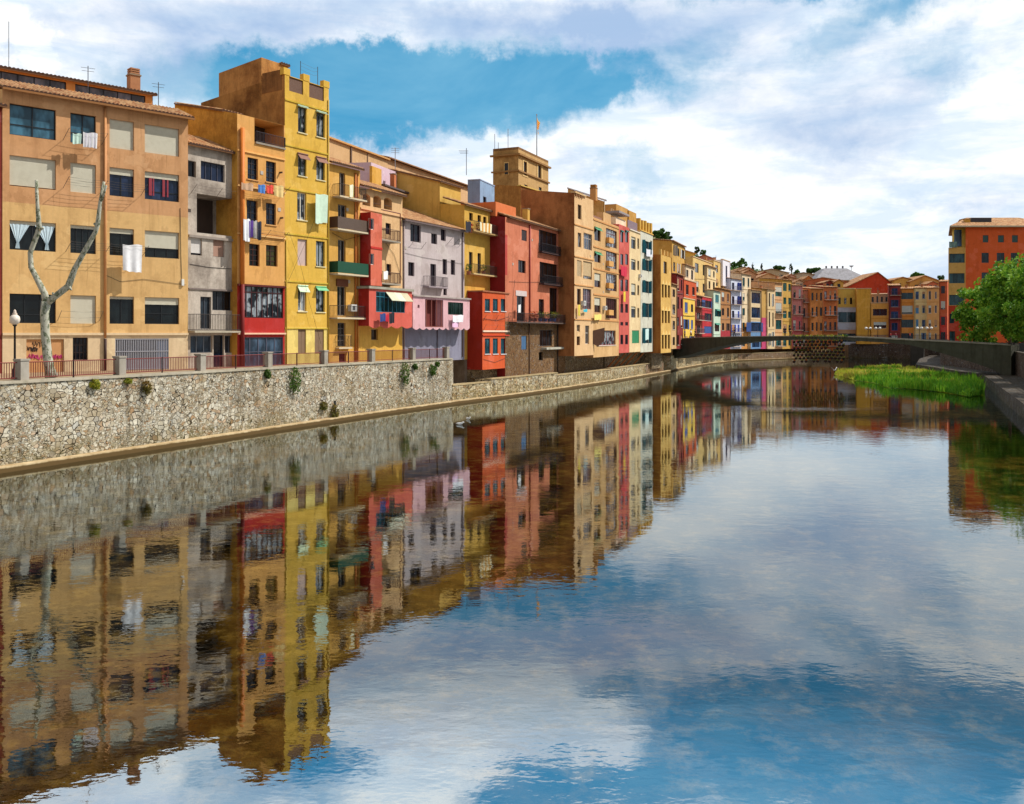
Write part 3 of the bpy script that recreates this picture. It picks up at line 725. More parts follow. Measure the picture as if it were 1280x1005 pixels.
for h_ in hol: window(H6, f6, *h_[:4], nx=1, fc=(226, 214, 206), r=.15, y=-p6, gl=glass((50, 66, 90)))
part(H6, 'ledge', paint((190, 40, 30), .8), (ub0-.02, ub1+.02, -p6-.06, -p6-.003, fr6.v(468, 311), fr6.v(468, 308.5)))
u9 = f6.u(488)
for y_ in (302, 355): balcony(H6, ub1+.003, u9, f6.v(482, y_), p=p6, rail='bars', col=(70, 40, 36), hh=1.0)
mb = MB(); mb.tube([(u9, -p6+.05, f6.v(488, 355)), (u9, -p6+.05, f6.v(488, 268))], .05, 5); mb.tube([(u9, -p6+.05, f6.v(488, 268)), (ub1, -p6+.05, f6.v(488, 268))], .05, 5); mb.build('balcony_post', paint((110, 30, 26), .6), H6)
line_poles(H6, fr6, [470, 477], 292, .2, 2)
# lower red bay
pb = 1.27
fb = offset_fac(f6, pb); ul0, ul1 = 0.0, fb.u(515); vl0, vl1 = fb.v(487, 407.5), fb.v(487, 362.5)
rm = MB(); hol = [(fb.u(470), fb.v(488, 390.5), fb.u(506), fb.v(488, 365.5), .12)]
ul0 = fb.u(461.2)
wall_mesh(rm, ul1, vl0, vl1, hol, ul0, y=-pb)
rm.quad((ul0, -pb, vl0), (ul0, -pb, vl1), (ul0, -.003, vl1), (ul0, -.003, vl0), 1); rm.quad((ul1, -pb, vl0), (ul1, -.003, vl0), (ul1, -.003, vl1), (ul1, -pb, vl1))
rm.quad((ul0, -pb, vl0), (ul0, -.003, vl0), (ul1, -.003, vl0), (ul1, -pb, vl0))
n_ = 4
for i in range(n_*6):
    a = ul0+(ul1-ul0)*i/(n_*6); c = ul0+(ul1-ul0)*(i+1)/(n_*6); h1 = .22*abs(math.sin(math.pi*i/6)); h2 = .22*abs(math.sin(math.pi*(i+1)/6))
    rm.quad((a, -pb, vl0-h1), (c, -pb, vl0-h2), (c, -pb, vl0), (a, -pb, vl0))
rm.build('lower_bay', [plaster((222, 84, 66), .25), plaster((190, 34, 22), .3)], H6)
part(H6, 'bay_roof', concrete((176, 172, 156)), (ul0-.15, ul1+.15, -pb-.15, -.003, vl1+.002, vl1+.22))
w = window(H6, f6, hol[0][0], hol[0][1], hol[0][2], hol[0][3], nx=7, nz=1, fc=(50, 120, 140), r=.12, y=-pb, gl=glass((40, 90, 110)), top=.25)
for x0, x1, c in ((482, 492, (196, 196, 170)), (492, 500, (214, 210, 186)), (500, 509, (190, 180, 150))):
    a, c_ = fb.u(x0), fb.u(x1); v = hol[0][3]; mb = MB()
    mb.add([(a, -pb-.02, v+.02), (c_, -pb-.02, v+.02), (c_, -pb-.7, v-.75), (a, -pb-.7, v-.75), (a, -pb-.02, v-.02), (c_, -pb-.02, v-.02), (c_, -pb-.7, v-.79), (a, -pb-.7, v-.79)],
           [(0, 1, 2, 3), (7, 6, 5, 4), (0, 3, 7, 4), (1, 5, 6, 2), (2, 6, 7, 3)]); mb.build('awning', paint(c, .8), H6)
line_poles(H6, fb, [466, 488, 512], 396, .6, 3)
for q, c, l in [((475, 392, 482, 402), (50, 70, 130), 'blue shirt hanging under the red bay windows'), ((482, 393, 486.5, 402), (200, 40, 60), 'red shirt hanging under the red bay windows'), ((486.5, 391, 493, 404), (36, 34, 44), 'black trousers hanging under the red bay windows')]:
    cloth('clothing', l, fb, *q, c, .45, 2, .04)
cloth('white_cloth', 'white cloth on the balcony rail beside the red upper bay', fb, 479.5, 339, 485, 349, (240, 240, 240), .05, 1, .03)

# ---- building 7: mauve house
f7 = Fac(503, 88.8, 580.5, 99.3, GR); b = HB(f7)
G7 = dict(fc=(70, 50, 60), gl=glass((40, 42, 56)), nx=2)
for r_ in ((513, 280.5, 526, 302.5), (539, 292, 546.5, 305), (551, 286.5, 557.3, 301), (510.3, 327.8, 518, 345), (553.3, 324, 558.8, 343), (563.5, 325, 569, 343.5), (554.2, 359.5, 558.7, 369)): b.win(*r_, **G7)
b.win(538, 330, 545, 358, st='d', **G7)
v7 = f7.v(542, 282.5)
H7 = b.make('house', 'pale mauve plastered house with tiled lean-to roof and a scalloped pink bay', v7, plaster((192, 174, 172), .35), -.3, depth=8.5, rise=2.9,
            bands=[(-.3, f7.v(540, 408), 1)], extra=[plaster((136, 134, 156), .5)])
tile_roof('roof', H7, -.25, f7.W+.1, -.4, 7.2, v7+.05, v7+2.85)
part(H7, 'gutter', paint((110, 92, 90), .6), (-.2, f7.W, -.5, -.4, v7-.1, v7+.04))
pipe(H7, .15, 0, 0, v7-.1, paint((150, 130, 126), .6), .07); pipe(H7, f7.W-.5, 0, 0, v7-.1, paint((130, 110, 112), .6), .07)
b.bal(529, 553, 358.5, p=.7, rail='bars', col=(90, 80, 84), slab=(150, 136, 140))
line_poles(H7, f7, [512, 527], 304, .5, 2); line_poles(H7, f7, [559, 567, 574], 301, .6, 2); pipe(H7, f7.u(546), 0, 0, f7.v(546, 412), paint((90, 80, 90), .6), .05)
pb7 = 1.2; fb7 = offset_fac(f7, pb7); ul0 = fb7.u(516); ul1 = fb7.u(587); vl0, vl1 = fb7.v(551, 410), fb7.v(551, 372.5)
rm = MB(); hol = [(fb7.u(531.5), fb7.v(543, 409), fb7.u(554), fb7.v(543, 374.5), 1.0), (fb7.u(560), fb7.v(570, 393.5), fb7.u(579), fb7.v(570, 378), .12), (fb7.u(522), fb7.v(523, 385), fb7.u(524.5), fb7.v(523, 381), .2)]
wall_mesh(rm, ul1, vl0, vl1, hol, ul0, y=-pb7)
for x_ in (ul0, ul1): rm.quad((x_, -pb7, vl0), (x_, -pb7, vl1), (x_, -.003, vl1), (x_, -.003, vl0))
rm.quad((ul0, -pb7, vl0), (ul0, -.003, vl0), (ul1, -.003, vl0), (ul1, -pb7, vl0))
for i in range(9*6):
    a = ul0+(ul1-ul0)*i/54; c = ul0+(ul1-ul0)*(i+1)/54; h1 = .2*abs(math.sin(math.pi*i/6)); h2 = .2*abs(math.sin(math.pi*(i+1)/6))
    rm.quad((a, -pb7, vl0-h1), (c, -pb7, vl0-h2), (c, -pb7, vl0), (a, -pb7, vl0))
rm.build('lower_bay', plaster((222, 164, 170), .3), H7)
part(H7, 'bay_roof', concrete((190, 176, 170)), (ul0-.12, ul1+.12, -pb7-.15, -.003, vl1+.002, vl1+.16))
window(H7, f7, *hol[1][:4], nx=4, fc=(30, 60, 50), r=.12, y=-pb7, gl=glass((40, 66, 66)))
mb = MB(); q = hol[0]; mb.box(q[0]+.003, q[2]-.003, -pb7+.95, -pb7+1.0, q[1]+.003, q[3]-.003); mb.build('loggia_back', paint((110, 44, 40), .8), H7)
mb = MB()
for i in range(4): u = q[0]+(q[2]-q[0])*(i+.3)/3.6; mb.box(u-.05, u+.05, -pb7+.02, -pb7+.1, q[1], q[3])
mb.box(q[0], q[2], -pb7+.0, -pb7+.06, q[1]+.0, q[1]+.1); mb.build('gallery_frame', paint((130, 70, 60), .6), H7)
cloth('white_sheet', 'white sheet hanging under the window of scalloped pink bay', fb7, 566, 394, 579.5, 402.5, (240, 238, 242), .35, 2, .05)
cloth('pink_towel', 'small pink towel hanging under the window of scalloped pink bay', fb7, 565.5, 402.8, 573, 409, (236, 190, 220), .3, 1, .03)

# ---- building 8: olive-yellow house
f8 = Fac(580.5, 99.5, 613, 105.2, GR); b = HB(f8)
for r_ in ((586.5, 266, 591, 275.5), (597, 269, 601.2, 278), (604, 271, 608, 279)): b.win(*r_, nx=1, gl=glass((60, 60, 60)))
for r_ in ((586.3, 315, 590.8, 341), (597, 316.5, 601.2, 342.5)): b.win(*r_, st='d', nx=1, gl=glass((70, 76, 86)))
v8 = f8.v(597, 260.5)
H8 = b.make('house', 'olive yellow house with planted balconies between mauve and red houses', v8, plaster((218, 162, 50), .3), -.3, depth=3.0, rise=.3, base_in=.03, base_mat=grimy((150, 130, 110), (100, 84, 70)), base_bottom=-3.2)
coping_tile(H8, f8, v8, .35, d=2.6)
b.bal(582, 618, 291.5, p=1.0, rail='bars', slab=(170, 140, 90)); b.bal(583, 616, 343.5, p=.9, rail='bars', slab=(196, 170, 120))
# its taller rear block with a big blank side wall
q0 = 3.0
ur0 = f8.u(545, q0); 
rb = MB(); vr0 = f8.v(524, 223, 9.5); vr1 = f8.v(588, 239, q0)
rb.side_prism([(q0, 3), (q0, vr1), (9.5, vr0), (13.5, vr0-1.6), (13.5, 3)], -.1, f8.W*.75)
rb.build('rear_block', plaster((216, 166, 62), .3), H8)
tile_roof('roof', H8, -.35, f8.W*.75+.2, q0-.3, 9.5, vr1+.03, vr0+.05)

# ---- building 9: red-orange box
f9 = Fac(603, 99.3, 636, 105.2, 0); b = HB(f9)
for ya, yb in ((373.6, 389), (423, 442.3)):
    for x0, x1 in ((606, 612.5), (616, 622.3), (626, 632.3)): b.win(x0, ya, x1, yb, nx=2, fc=(40, 96, 110), gl=glass((60, 120, 140)), sill=(220, 214, 214), r=.16)
v9 = f9.v(620, 366); v9b = f9.v(620, 461)
H9 = b.make('house', 'low vermilion box house hanging over the quay with two rows of three windows', v9, plaster((222, 78, 26), .2), v9b, depth=2.15, rise=.2, side=plaster((176, 34, 14), .25), base_in=1.0, base_mat=stone('shade_toned_rubble', (170, 150, 120), (140, 122, 96), (96, 82, 64), (70, 60, 50)), base_bottom=1.6)
part(H9, 'bay_roof', concrete((186, 120, 90)), (-.1, f9.W+.1, -.12, 2.2, v9+.002, v9+.14))
part(H9, 'ledge', paint((236, 206, 180), .8), (0, f9.W, -.12, -.003, f9.v(620, 415), f9.v(620, 413)))
part(H9, 'ledge', paint((190, 56, 24), .8), (0, f9.W, -.1, -.003, f9.v(620, 420), f9.v(620, 418.5)))
for y_ in (397, 409, 452): line_poles(H9, f9, [604, 619, 635], y_, .35, 2) if y_ != 452 else None

# ---- building 10: red and salmon house
f10 = Fac(631.5, 104.3, 706.5, 121.6, 0); b = HB(f10)
G10 = dict(nx=2, fc=(40, 28, 34), gl=glass((34, 36, 46)))
b.win(652, 287.5, 658.5, 301, st='s', col=(58, 44, 48)); b.win(647.8, 325.5, 657, 341, st='g', **G10)
b.win(673.5, 289.5, 696.5, 316, nx=4, fc=(30, 30, 40), gl=glass((30, 34, 46))); b.win(674.5, 329, 697, 355, nx=4, fc=(30, 30, 36), gl=glass((26, 28, 34)))
b.win(646, 370, 656.2, 402, st='d', nx=2, fc=(40, 44, 54), gl=glass((30, 36, 46))); b.win(673.5, 374, 680, 402, st='d', nx=1, **{k: v for k, v in G10.items() if k != 'nx'}); b.win(687, 360, 697, 402, st='d', **G10); b.win(702.5, 382, 705.3, 403, nx=1, fc=(190, 180, 176), gl=glass((20, 20, 24)))
b.win(651.8, 419.5, 658.3, 437, st='s', col=(70, 110, 150), fc=(60, 80, 110)); b.win(674.5, 412.5, 690, 432.5, nx=3, fc=(60, 58, 62), gl=glass((60, 58, 62))); b.win(673.5, 440, 678.5, 450.5, nx=1, gl=glass((30, 28, 26)))
v10 = f10.v(660, 279); v10r = f10.v(670, 402.8)
H10 = b.make('house', 'tall salmon red house with dark shutters and a flower filled balcony above brown stone', v10, plaster((214, 112, 74), .55), 1.7, depth=9, rise=1.2,
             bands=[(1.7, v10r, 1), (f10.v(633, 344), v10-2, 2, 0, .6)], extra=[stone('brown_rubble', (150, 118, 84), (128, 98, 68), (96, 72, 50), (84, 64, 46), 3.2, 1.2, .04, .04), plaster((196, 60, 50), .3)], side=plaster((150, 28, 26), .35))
tile_roof('roof', H10, .5, f10.W+.1, -.4, 4, v10+.05, v10+1.6)
part(H10, 'terrace_wall', plaster((226, 110, 50), .3), (0, f10.u(642, 1.5), 1.2, 6, v10, f10.v(636, 258, 1.5)))
uc = f10.u(659.5, 1.0); chimney(H10, uc, 1.2, v10+.5, .7, 1.5, plaster((214, 160, 60), .3), False)
pipe(H10, f10.u(661.5), 0, v10r, v10-.2, paint((150, 30, 40), .6), .08); pipe(H10, f10.u(661), 0, 2, v10r-.2, paint((90, 60, 44), .6), .06); pipe(H10, f10.u(696.5), 0, 2, v10r-.2, paint((60, 50, 44), .6), .07)
b10 = b.bal(636, 706.5, 403, p=1.0, rail='bars', col=(52, 40, 40), slab=(90, 74, 66))
mb = MB()
u0, u1 = f10.u(674), f10.u(698); v = f10.v(685, 355)
mb2 = b.bal(673.5, 698.5, 355.5, p=.7, rail='bars', col=(26, 26, 34), slab=(60, 40, 40)); b.bal(673, 697, 316.5, p=.5, rail='bars', col=(26, 26, 34), slab=(60, 40, 40))
part(H10, 'door_surround', paint((206, 190, 186), .8), (f10.u(644.5), f10.u(658), -.05, -.003, f10.v(651, 370), f10.v(651, 363.5)))
part(H10, 'stone_canopy', concrete((200, 196, 180)), (f10.u(676), f10.u(700), -.8, -.003, f10.v(688, 436.5), f10.v(688, 434)))
cloth('white_shirt', 'white shirt hanging by the dark doors of salmon red house', f10, 648, 381, 651, 391, (240, 240, 240), .5, 1, .02)
# the orange-brown block rising behind it
fB = Fac(651, 128, 697.5, 138.5, GR)
vB = (fB.v(655, 234.5)+fB.v(695, 245))/2
HBk = house('house', 'blank orange brown block rising behind the salmon red house', fB, vB, grimy((222, 156, 72), (170, 108, 50)), 0, (), 5, rise=.6, bands=[(fB.v(674, 262), vB, 1)], extra=[grimy((140, 88, 44), (92, 56, 30))], side=grimy((196, 134, 60), (130, 82, 40)))
part(HBk, 'coping', paint((206, 176, 90), .8), (-.15, fB.W+.1, -.15, .5, vB+.002, vB+.14))

# ---- building 11..16: projecting houses
def proj_base(): return stone('shade_toned_rubble', (170, 150, 120), (140, 122, 96), (96, 82, 64), (70, 60, 50))  # darker copy of the rubble, shade under the overhang painted into its colours
f11 = Fac(718, 118.4, 741.7, 125.1, 0); b = HB(f11)
c11 = dict(nx=2, fc=(150, 120, 90))
b.win(722.2, 256, 726.8, 274, **c11); b.win(722.2, 291, 726.6, 309, **c11); b.win(729.5, 292, 740, 312, nx=4, fc=(200, 190, 180), gl=glass((110, 130, 160)), top=.3)
b.win(721.3, 325.5, 727, 345.5, st='s', col=(196, 170, 130)); b.win(729, 327, 740, 349, nx=4, blind=.8, bc=(210, 180, 134), fc=(170, 140, 100))
b.win(721.3, 361, 726, 381, nx=1, fc=(100, 60, 50), gl=glass((70, 30, 30))); b.win(728.5, 361, 739, 386.5, nx=4, nz=3, fc=(140, 110, 120), gl=glass((140, 116, 130)))
b.win(721, 406, 725, 414.5, nx=2, fc=(210, 190, 160)); b.win(721, 420.5, 725, 431.5, nx=1, fc=(90, 40, 30), gl=glass((60, 20, 20))); b.win(731.5, 407, 736.5, 430, nx=2, fc=(220, 210, 200), top=.4)
v11 = f11.v(724, 243.5); v11b = f11.v(729, 444.5)
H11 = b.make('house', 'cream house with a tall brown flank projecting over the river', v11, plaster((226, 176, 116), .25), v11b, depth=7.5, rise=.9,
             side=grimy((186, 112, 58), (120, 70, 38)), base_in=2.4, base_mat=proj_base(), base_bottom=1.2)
part(H11, 'coping', paint((206, 170, 120), .85), (-.15, f11.u(731)+.1, -.2, .5, v11+.002, v11+.22))
for i in range(5): part(H11, 'corbel', paint((150, 104, 64), .85), (.2+.6*i, .45+.6*i, -.15, -.003, v11-.35, v11-.02))
for y_ in (283, 322, 356.5, 399): part(H11, 'cornice_band', paint((206, 150, 90), .85), (0, f11.W, -.09, -.003, f11.v(729, y_+1.3), f11.v(729, y_)))
HZ = (f11.v(735, 283.5), f11.v(735, 258))
f12 = Fac(741.7, 125.1, 773.5, 136.5, 0); b = HB(f12)
MU = (120, 60, 66)
for y0, y1 in ((284.5, 301), (315, 328), (340.5, 359), (371, 390.5)):
    b.win(743, y0+1, 750.7, y1, nx=2, fc=MU, gl=glass((60, 50, 60)), awn=((70, 140, 100), .35, .4) if y0 < 340 else None, blind=.5 if y0 > 340 else 0)
for y0, y1 in ((287, 309), (314, 335.5), (342.5, 363.5), (373, 398)):
    b.win(757.5, y0, 771, y1, nx=5, fc=MU, gl=curtain_glass() if y0 < 370 else glass((70, 44, 60)), top=.25 if y0 < 340 else 0)
b.win(746, 413, 769.5, 431.5, nx=7, fc=(150, 50, 60), gl=curtain_glass(), sill=(230, 220, 210))
v12 = (f12.v(757, 277.5)+f12.v(743, 271.5))/2; v12b = f12.v(757, 445.8)
H12 = b.make('house', 'wide peach house with rows of mauve framed galleries over the river', v12, plaster((214, 162, 96), .35), v12b, depth=8, rise=.0, base_in=2.4, base_mat=proj_base(), base_bottom=1.2, side=plaster((204, 140, 70), .4))
# rear upper storey with sloping roof
q = (f12.u(740, 2.2), f12.u(777, 2.2))
ub_ = MB(); rw_ = MB(); vt0 = (f12.v(756, 251.5, 2.2)+f12.v(775, 260, 2.2))/2
wall_mesh(ub_, f12.W, v12-.2, vt0, [(f12.u(765, 2.2), f12.v(766, 267, 2.2), f12.u(767.5, 2.2), f12.v(766, 261, 2.2), .2), (f12.u(770.5, 2.2), f12.v(772, 269, 2.2), f12.u(773, 2.2), f12.v(772, 263, 2.2), .2)], f12.u(756, 2.2), y=2.2)
x_ = f12.u(756, 2.2); rw_.side_prism([(2.403, v12-.2), (2.403, vt0), (8, vt0+2.2), (8, v12-.2)], x_, f12.W, 1)
ub_.quad((x_, 2.2, v12-.2), (x_, 2.2, vt0), (x_, 2.44, vt0), (x_, 2.44, v12-.2), 1)
ub_.build('upper_storey', [plaster((232, 204, 160), .3), plaster((206, 158, 80), .3)], H12); rw_.build('rear_wing', [plaster((232, 204, 160), .3), plaster((206, 158, 80), .3)], H12)
tile_roof('roof', H12, x_-.2, f12.W+.1, 1.9, 8.1, vt0+.04, vt0+2.3)
chimney(H12, f12.W-.9, 3.6, vt0+.6, .9, 1.2, plaster((196, 130, 60), .4))
part(H12, 'terrace_wall', plaster((210, 158, 96), .3), (f12.u(757.5), f12.u(767), .4, 1.4, v12, f12.v(762, 266.5)))
part(H12, 'terrace_screen', slatted((160, 110, 90), 20), (0, f12.u(753), .1, .2, v12, f12.v(747, 270.5)))
for y_ in (279, 311.5, 338, 369, 400): part(H12, 'cornice_band', paint((206, 146, 86), .85), (0, f12.W, -.08, -.003, f12.v(757, y_+1.6), f12.v(757, y_)))
for y_ in (304, 333, 360.5, 394): part(H12, 'planter_box', paint((214, 160, 90), .8), (f12.u(757.3), f12.u(763), -.5, -.003, f12.v(760, y_), f12.v(760, y_-6.5)))
f13 = Fac(773.7, 136.6, 786.5, 141.8, 0); b = HB(f13)
for y0, y1 in ((289, 303), (317.5, 331), (349.5, 364), (380, 391), (402.5, 407), (418.5, 430.5)):
    for x0, x1 in ((775.5, 779), (781.5, 785)): b.win(x0, y0, x1, y1, nx=1, fc=(90, 50, 56), gl=glass((50, 66, 84)), r=.14, awn=((40, 110, 100), .2, .3) if y0 < 300 else None)
v13 = f13.v(780, 282.5); v13b = f13.v(780, 441)
H13 = b.make('house', 'very narrow coral red house between peach and cream river houses', v13, plaster((218, 84, 70), .4), v13b, depth=7, rise=.3, base_in=2.2, base_mat=proj_base(), base_bottom=1.2)
part(H13, 'terrace_block', plaster((236, 206, 170), .3), (.1, f13.W-.1, .5, 4, v13, f13.v(779, 273)))
part(H13, 'terrace_canopy', paint((150, 140, 140), .6), (-.2, f13.W-.2, -.1, 2, f13.v(779, 268), f13.v(779, 265.5)))
f14 = Fac(786.7, 141.9, 800.5, 147.9, 0); b = HB(f14)
for y0, y1, s_ in ((296, 311, 'g'), (324, 337.5, 'g'), (354.5, 369, 'b'), (383, 397, 'g')):
    b.win(789, y0, 794.5, y1, nx=2, fc=(90, 110, 120), gl=glass((100, 120, 150)), blind=.7 if s_ == 'b' else .2); b.win(796.8, y0+2, 799, y1, nx=1, fc=(90, 60, 50))
b.win(790, 413, 799, 429, st='s', col=(40, 140, 90), fc=(40, 100, 70))
v14 = f14.v(793, 289.5); v14b = f14.v(793, 440)
H14 = b.make('house', 'cream narrow river house with a green ground shutter', v14, plaster((230, 196, 138), .3), v14b, depth=7, rise=.2, base_in=2.2, base_mat=proj_base(), base_bottom=1.2)
part(H14, 'coping', paint((236, 226, 206), .8), (0, f14.W, -.15, .3, v14+.002, v14+.15))
part(H14, 'rooftop_block', plaster((200, 142, 60), .4), (.3, f14.W+.6, 2.2, 6, v14, f14.v(797, 267, 2.2)))
part(H14, 'rooftop_screen', paint((130, 110, 120), .8), (.2, f14.W-.8, .3, .4, v14+.15, v14+1.6))
f15 = Fac(800.7, 148, 816, 155.3, 0); b = HB(f15)
TQ = (40, 120, 140)
for y0, y1 in ((301, 317), (324.5, 338.5), (351, 366), (379, 396.5), (410, 429)): b.win(803, y0, 811, y1, nx=2, st='h', col=TQ, fc=(30, 80, 96), gl=glass((40, 84, 104))); b.win(813, y0, 815, y1-2, nx=1, fc=TQ, gl=glass((60, 110, 120)))
v15 = f15.v(808, 291); v15b = f15.v(808, 440)
H15 = b.make('house', 'pale river house with turquoise shutters and a row of yellow rooftop piers', v15, plaster((206, 202, 180), .2), v15b, depth=7, rise=0, base_in=2.2, base_mat=proj_base(), base_bottom=1.2, side=plaster((226, 190, 140), .3))
for i in range(5):
    u = .3+(f15.W-.6)*i/4; part(H15, 'parapet_pier', plaster((214, 160, 50), .3), (u-.4, u+.4, .1, .7, v15+.16, v15+2.0 - .12*(i % 2)))
part(H15, 'coping', paint((226, 180, 90), .8), (-.1, f15.W+.1, -.12, .8, v15+.002, v15+.15))
part(H15, 'rooftop_block', plaster((196, 140, 50), .4), (.2, f15.W*.6, 2, 5, v15, v15+3.4))
f16 = Fac(826, 155.2, 838.8, 162, 0); b = HB(f16)
b.win(829.5, 327, 833.5, 342, nx=1, fc=(160, 110, 50), gl=glass((70, 54, 40)))
for y0, y1 in ((356, 372), (388, 404), (418, 436)):
    for x0, x1 in ((827.3, 829.6), (831, 833.5), (835, 837.4)): b.win(x0, y0, x1, y1, nx=1, fc=(150, 100, 50), gl=glass((110, 80, 56)), r=.25)
v16 = f16.v(832, 320); v16b = f16.v(832, 441)
H16 = b.make('house', 'ochre house with rows of pointed gothic windows at the left end of bridge', v16, plaster((222, 168, 70), .3), v16b, depth=9, rise=.4, side=grimy((196, 118, 48), (150, 84, 36)), base_in=1.6, base_mat=proj_base(), base_bottom=1)
for y0 in (352, 384.5, 414.5):     # pointed hoods
    for x0, x1 in ((827.3, 829.6), (831, 833.5), (835, 837.4)):
        u0, u1 = f16.u(x0)-.12, f16.u(x1)+.12; v = f16.v(832, y0+4); mb = MB()
        mb.add([(u0, -.003, v), (u1, -.003, v), ((u0+u1)/2, -.003, v+.75), (u0, -.12, v), (u1, -.12, v), ((u0+u1)/2, -.12, v+.75)], [(3, 4, 5), (0, 3, 5, 2), (1, 2, 5, 4), (0, 1, 4, 3)])
        mb.build('window_hood', paint((236, 200, 120), .8), H16)
for i in range(4): u = .2+(f16.W-.4)*i/3; part(H16, 'merlon', plaster((226, 170, 80), .3), (u-.25, u+.25, -.05, .3, v16, v16+.9))
for q, c, l, ff in [((776.5, 333, 784, 345), (206, 40, 70), 'crimson cloth on the front of very narrow coral house', f13), ((779.5, 364.5, 782, 377), (236, 206, 60), 'yellow cloth strip on the front of very narrow coral house', f13),
                    ((808, 312, 816, 321), (226, 228, 236), 'white laundry by the top turquoise window of pale river house', f15), ((806, 411, 811, 425), (200, 226, 222), 'pale sheet at the lowest turquoise window of pale river house', f15),
                    ((743, 393, 752, 400), (240, 220, 120), 'yellow awning cloth slanting on the peach river house', f12), ((723, 381, 725.3, 395), (240, 214, 80), 'yellow cloth strip on the cream projecting house', f11),
                    ((729.5, 386.5, 734.5, 390), (60, 190, 210), 'turquoise cloth on the cream projecting house', f11)]:
    cloth('hanging_cloth', l, ff, *q, c, .35, 2, .05)

for i in range(5):      # raking timber struts under the overhang
    F_ = [f13, f13, f14, f14, f15][i]; H_ = [H13, H13, H14, H14, H15][i]; vb_ = [v13b, v13b, v14b, v14b, v15b][i]; u = F_.W*[.15, .7, .25, .75, .3][i]
    mb = MB(); mb.tube([(u, .1, vb_-.1), (u-.2, 2.15, vb_-2.4)], .12, 5); mb.build('strut', paint((150, 90, 44), .8), H_)
u, v = f12.uv(742.5, 415, -.1); mb = MB()
mb.add([(u-.2, -.06, v+.2), (u+1.0, -1.3, v+.6), (u+1.2, -1.2, v-1.2), (u+.5, -.5, v-2.0), (u-.2, -.06, v-1.6), (u-.2, .0-.01, v+.2), (u+1.04, -1.26, v+.56), (u+1.24, -1.16, v-1.2), (u+.54, -.46, v-1.96), (u-.2, -.01, v-1.6)], [(0, 1, 2, 3, 4), (9, 8, 7, 6, 5), (0, 5, 6, 1), (1, 6, 7, 2), (2, 7, 8, 3), (3, 8, 9, 4)])
mb.build('side_screen', paint((104, 70, 52), .8), H12)
cable(H10, f10, [(636, 352), (660, 353), (690, 352), (706, 356)]); cable(H10, f10, [(640, 404), (641, 372), (643, 350)]); cable(H9, f9, [(604, 398), (620, 401), (635.5, 396)], .04); cable(H9, f9, [(604, 449), (618, 453), (635.5, 446)], .04)
cable(H5, f5, [(414, 291), (430, 300), (449, 295)], .1); cable(H4, f4, [(358, 290), (372, 330), (384, 380), (398, 430)], .3, .012); cable(H4, f4, [(357, 352), (380, 300), (395, 262), (410, 230)], .3, .012)
cable(H3, f3, [(299, 292), (320, 291), (354, 296)], .08); cable(HB1, f1, [(225, 260), (226, 320), (227, 349)], .03); cable(HB1, f1, [(132, 344), (150, 352), (180, 349), (232, 356)], .03, .012); cable(H2, f2, [(237, 330), (260, 334), (288, 336)], .03)
cable(H7, f7, [(505, 316), (530, 322), (578, 330)], .04, .014); cable(H6, f6, [(479, 300), (492, 318), (502, 350)], .05)
for H_, f_, pts in ((H5, f5, [(434, 262), (436, 352)]), (H3, f3, [(327, 216), (349, 262)]), (H7, f7, [(575, 300), (507, 310)]), (H10, f10, [(665, 300), (641, 330)]), (H11, f11, [(738, 320), (720, 398)]), (H12, f12, [(754, 330), (754, 365)])):
    for x_, y_ in pts:
        u, v = f_.uv(x_, y_); part(H_, 'vent', paint((186, 176, 164), .7), (u-.14, u+.14, -.04, -.003, v-.14, v+.14))
for H_, f_, x_, y_ in ((H12, f12, 754.5, 385), (H11, f11, 727.7, 379), (H5, f5, 438.5, 385), (H14, f14, 799, 345)):
    u, v = f_.uv(x_, y_); a_ = part(H_, 'air_conditioner', paint((222, 220, 214), .6), (u-.4, u+.4, -.4, -.01, v-.3, v+.3)); part(a_, 'fan_grille', paint((90, 92, 96), .6), (u-.22, u+.16, -.41, -.401, v-.2, v+.2))

# potted plants on balconies
def leaf_blob(mb, c, r, n, rz=1.0, size=.1, seed=0, m=0):
    rnd = random.Random(seed)
    for _ in range(n):
        while True:
            p = Vector((rnd.uniform(-1, 1), rnd.uniform(-1, 1), rnd.uniform(-1, 1)))
            if p.length < 1: break
        p = Vector((c[0]+p.x*r, c[1]+p.y*r, c[2]+p.z*r*rz)); a = Vector((rnd.gauss(0, 1), rnd.gauss(0, 1), rnd.gauss(0, 1))).normalized(); t = a.orthogonal().normalized(); u = a.cross(t)
        s_ = size*rnd.uniform(.6, 1.3); mb.quad(p-t*s_, p-u*s_*.6, p+t*s_, p+u*s_*.6, m)
GREEN = leafy('shrub_leaves', (58, 92, 28), (104, 136, 40), (40, 66, 24)); DRY = leafy('dry_leaves', (150, 120, 50), (110, 80, 40), (90, 110, 40))
FLW = {'red': leafy('red_petals', (190, 40, 30), (214, 90, 40), (120, 90, 30)), 'green': GREEN, 'yellow': leafy('yellow_leaves', (200, 180, 60), (140, 160, 50), (110, 120, 40)), 'orange': leafy('orange_petals', (214, 120, 40), (190, 90, 30), (90, 110, 40))}
def pot(label, f, x, y, out, r, h, colr, potc=(170, 90, 60), seed=0):
    u, v = f.uv(x, y, -out); P = f.loc(u, -out, v)
    T = empty('potted_plant', P, f.rz, label, 'plant', 'potted plants on the balconies')
    mb = MB(); mb.lathe([(r*.5, 0), (r*.7, r*.9), (r*.75, r*.95)], 8); mb.build('pot', paint(potc, .7), T)
    mb = MB(); leaf_blob(mb, (0, 0, r*.9+h*.5), r, 70, h/2/r, .09, seed); mb.build('foliage', FLW[colr], T)
